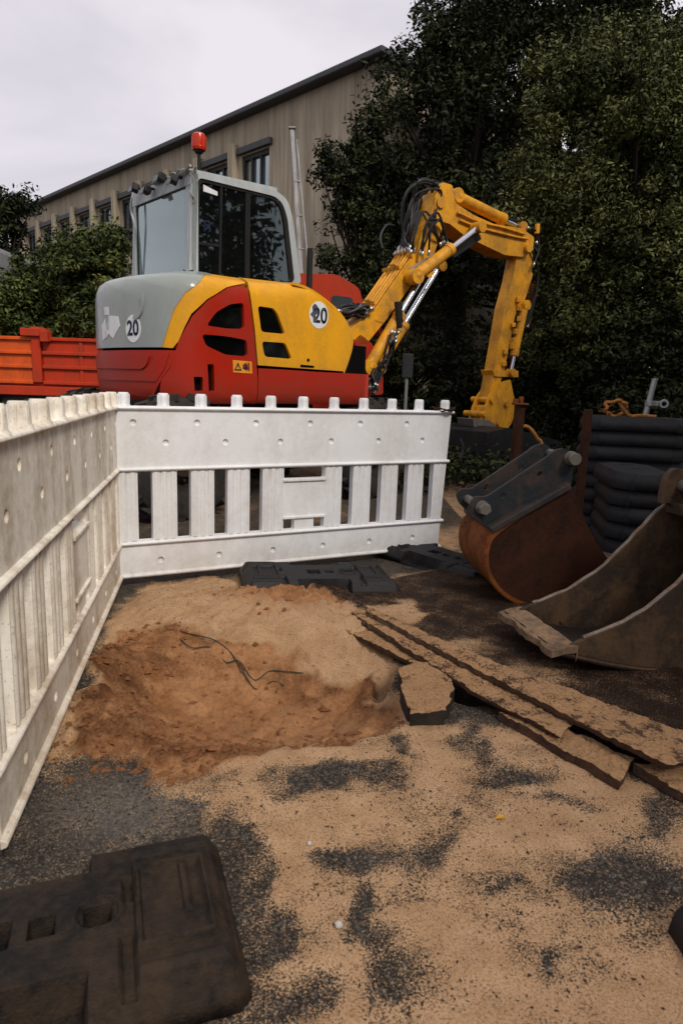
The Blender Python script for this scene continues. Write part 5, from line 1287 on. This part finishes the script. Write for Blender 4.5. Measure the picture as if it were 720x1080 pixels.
# far woods closing the horizon
def farwood():
    r = np.random.default_rng(5); C = []
    for i in range(1100):
        a = r.uniform(-.2, 1.15); d = r.uniform(20, 26); C.append((math.sin(a)*d, math.cos(a)*d, r.uniform(.2, 6.2)))
    C = np.array(C); C = C[~((C[:,0] < 1.5) & (C[:,1] > 0))] if False else C
    o = leaves('far_wood', C, 40, np.full(len(C), .8), .16, M['leaf_dark'], None, 6); return tag(o, 'dark mass of woodland behind the trees', 'woodland', None, 'stuff')
farwood()
def undergrowth():
    r = np.random.default_rng(15); C = []
    for i in range(520):
        px = r.uniform(400, 760); y = r.uniform(6.6, 9.); p = AT(px, 450, y); C.append((p[0], y, r.uniform(.03, .35)))
    C = np.array(C); o = leaves('undergrowth', C, 34, np.full(len(C), .25), .032, M['leaf_dark'], None, 16); return tag(o, 'low weeds at the foot of the shrubs', 'undergrowth', None, 'stuff')
undergrowth()

def unseen_shade_wood():  # added out of view to shade the right side and darken the cab glass
    r = np.random.default_rng(77); C = []
    for i in range(900):
        x = r.uniform(4.3, 10); y = r.uniform(-7, 4.6); z = r.uniform(.3, 7.2)
        if x < 1.6+.60*max(y, 0)+.35*r.random(): continue
        if x < 5.4 and z < 1.6: continue
        C.append((x, y, z))
    C = np.array(C); o = leaves('unseen_shade_wood', C, 60, np.full(len(C), .75), .11, M['leaf_dark'], None, 78); return tag(o, 'unseen dense leaf mass added right of the view to shade the yard', 'woodland', None, 'stuff')
unseen_shade_wood()
# ------------------------------------------------------------------ light
W = bpy.data.worlds.new('World'); SC.world = W; W.use_nodes = True; nt = W.node_tree; nt.nodes.clear()
out = nd(nt, 'ShaderNodeOutputWorld'); bg = nd(nt, 'ShaderNodeBackground'); bg.inputs[1].default_value = .1
SUN_EL, SUN_AZ = rad(44), rad(146)      # azimuth clockwise from +Y: from behind the viewer's left
sky = nd(nt, 'ShaderNodeTexSky', sky_type='NISHITA', sun_disc=False, sun_elevation=SUN_EL, sun_rotation=SUN_AZ)
tc = nd(nt, 'ShaderNodeTexCoord'); mp = nd(nt, 'ShaderNodeMapping'); mp.inputs['Scale'].default_value = (1,1,2.6); nt.links.new(tc.outputs['Generated'], mp.inputs[0])
cn = noise(nt, mp.outputs[0], 1.5, 5, .5, .4)
cc = mixc(nt, ramp(nt, cn, [(.36, 0.), (.62, 1.)]), (5.9,5.75,6.35), (8.9,8.35,8.95))
nt.links.new(mixc(nt, .94, sky.outputs[0], cc), bg.inputs[0]); nt.links.new(bg.outputs[0], out.inputs[0])
sl_ = bpy.data.lights.new('sun', 'SUN'); sl_.energy = 2.7; sl_.angle = rad(14); sl_.color = (1,.93,.82)
so = bpy.data.objects.new('sun', sl_); link(so)
dv = Vector((math.sin(SUN_AZ)*math.cos(SUN_EL), math.cos(SUN_AZ)*math.cos(SUN_EL), math.sin(SUN_EL))); so.rotation_euler = dv.to_track_quat('Z', 'Y').to_euler(); so.location = dv*30

# ------------------------------------------------------------------ camera
cd = bpy.data.cameras.new('camera'); cam = bpy.data.objects.new('camera', cd); link(cam)
cam.matrix_world = Matrix.Translation(Vector(CP)) @ Matrix([list(r_) for r_ in CR]).to_4x4()
cd.sensor_fit = 'VERTICAL'; cd.sensor_height = 36; cd.lens = 36*F/1080; cd.clip_end = 1000; cd.clip_start = .05
cd.dof.use_dof = True; cd.dof.focus_distance = 4.6; cd.dof.aperture_fstop = 6.3
SC.camera = cam
SC.render.engine = 'CYCLES'
SC.view_settings.view_transform = 'Standard'; SC.view_settings.look = 'None'; SC.view_settings.gamma = 1; SC.view_settings.exposure = 0
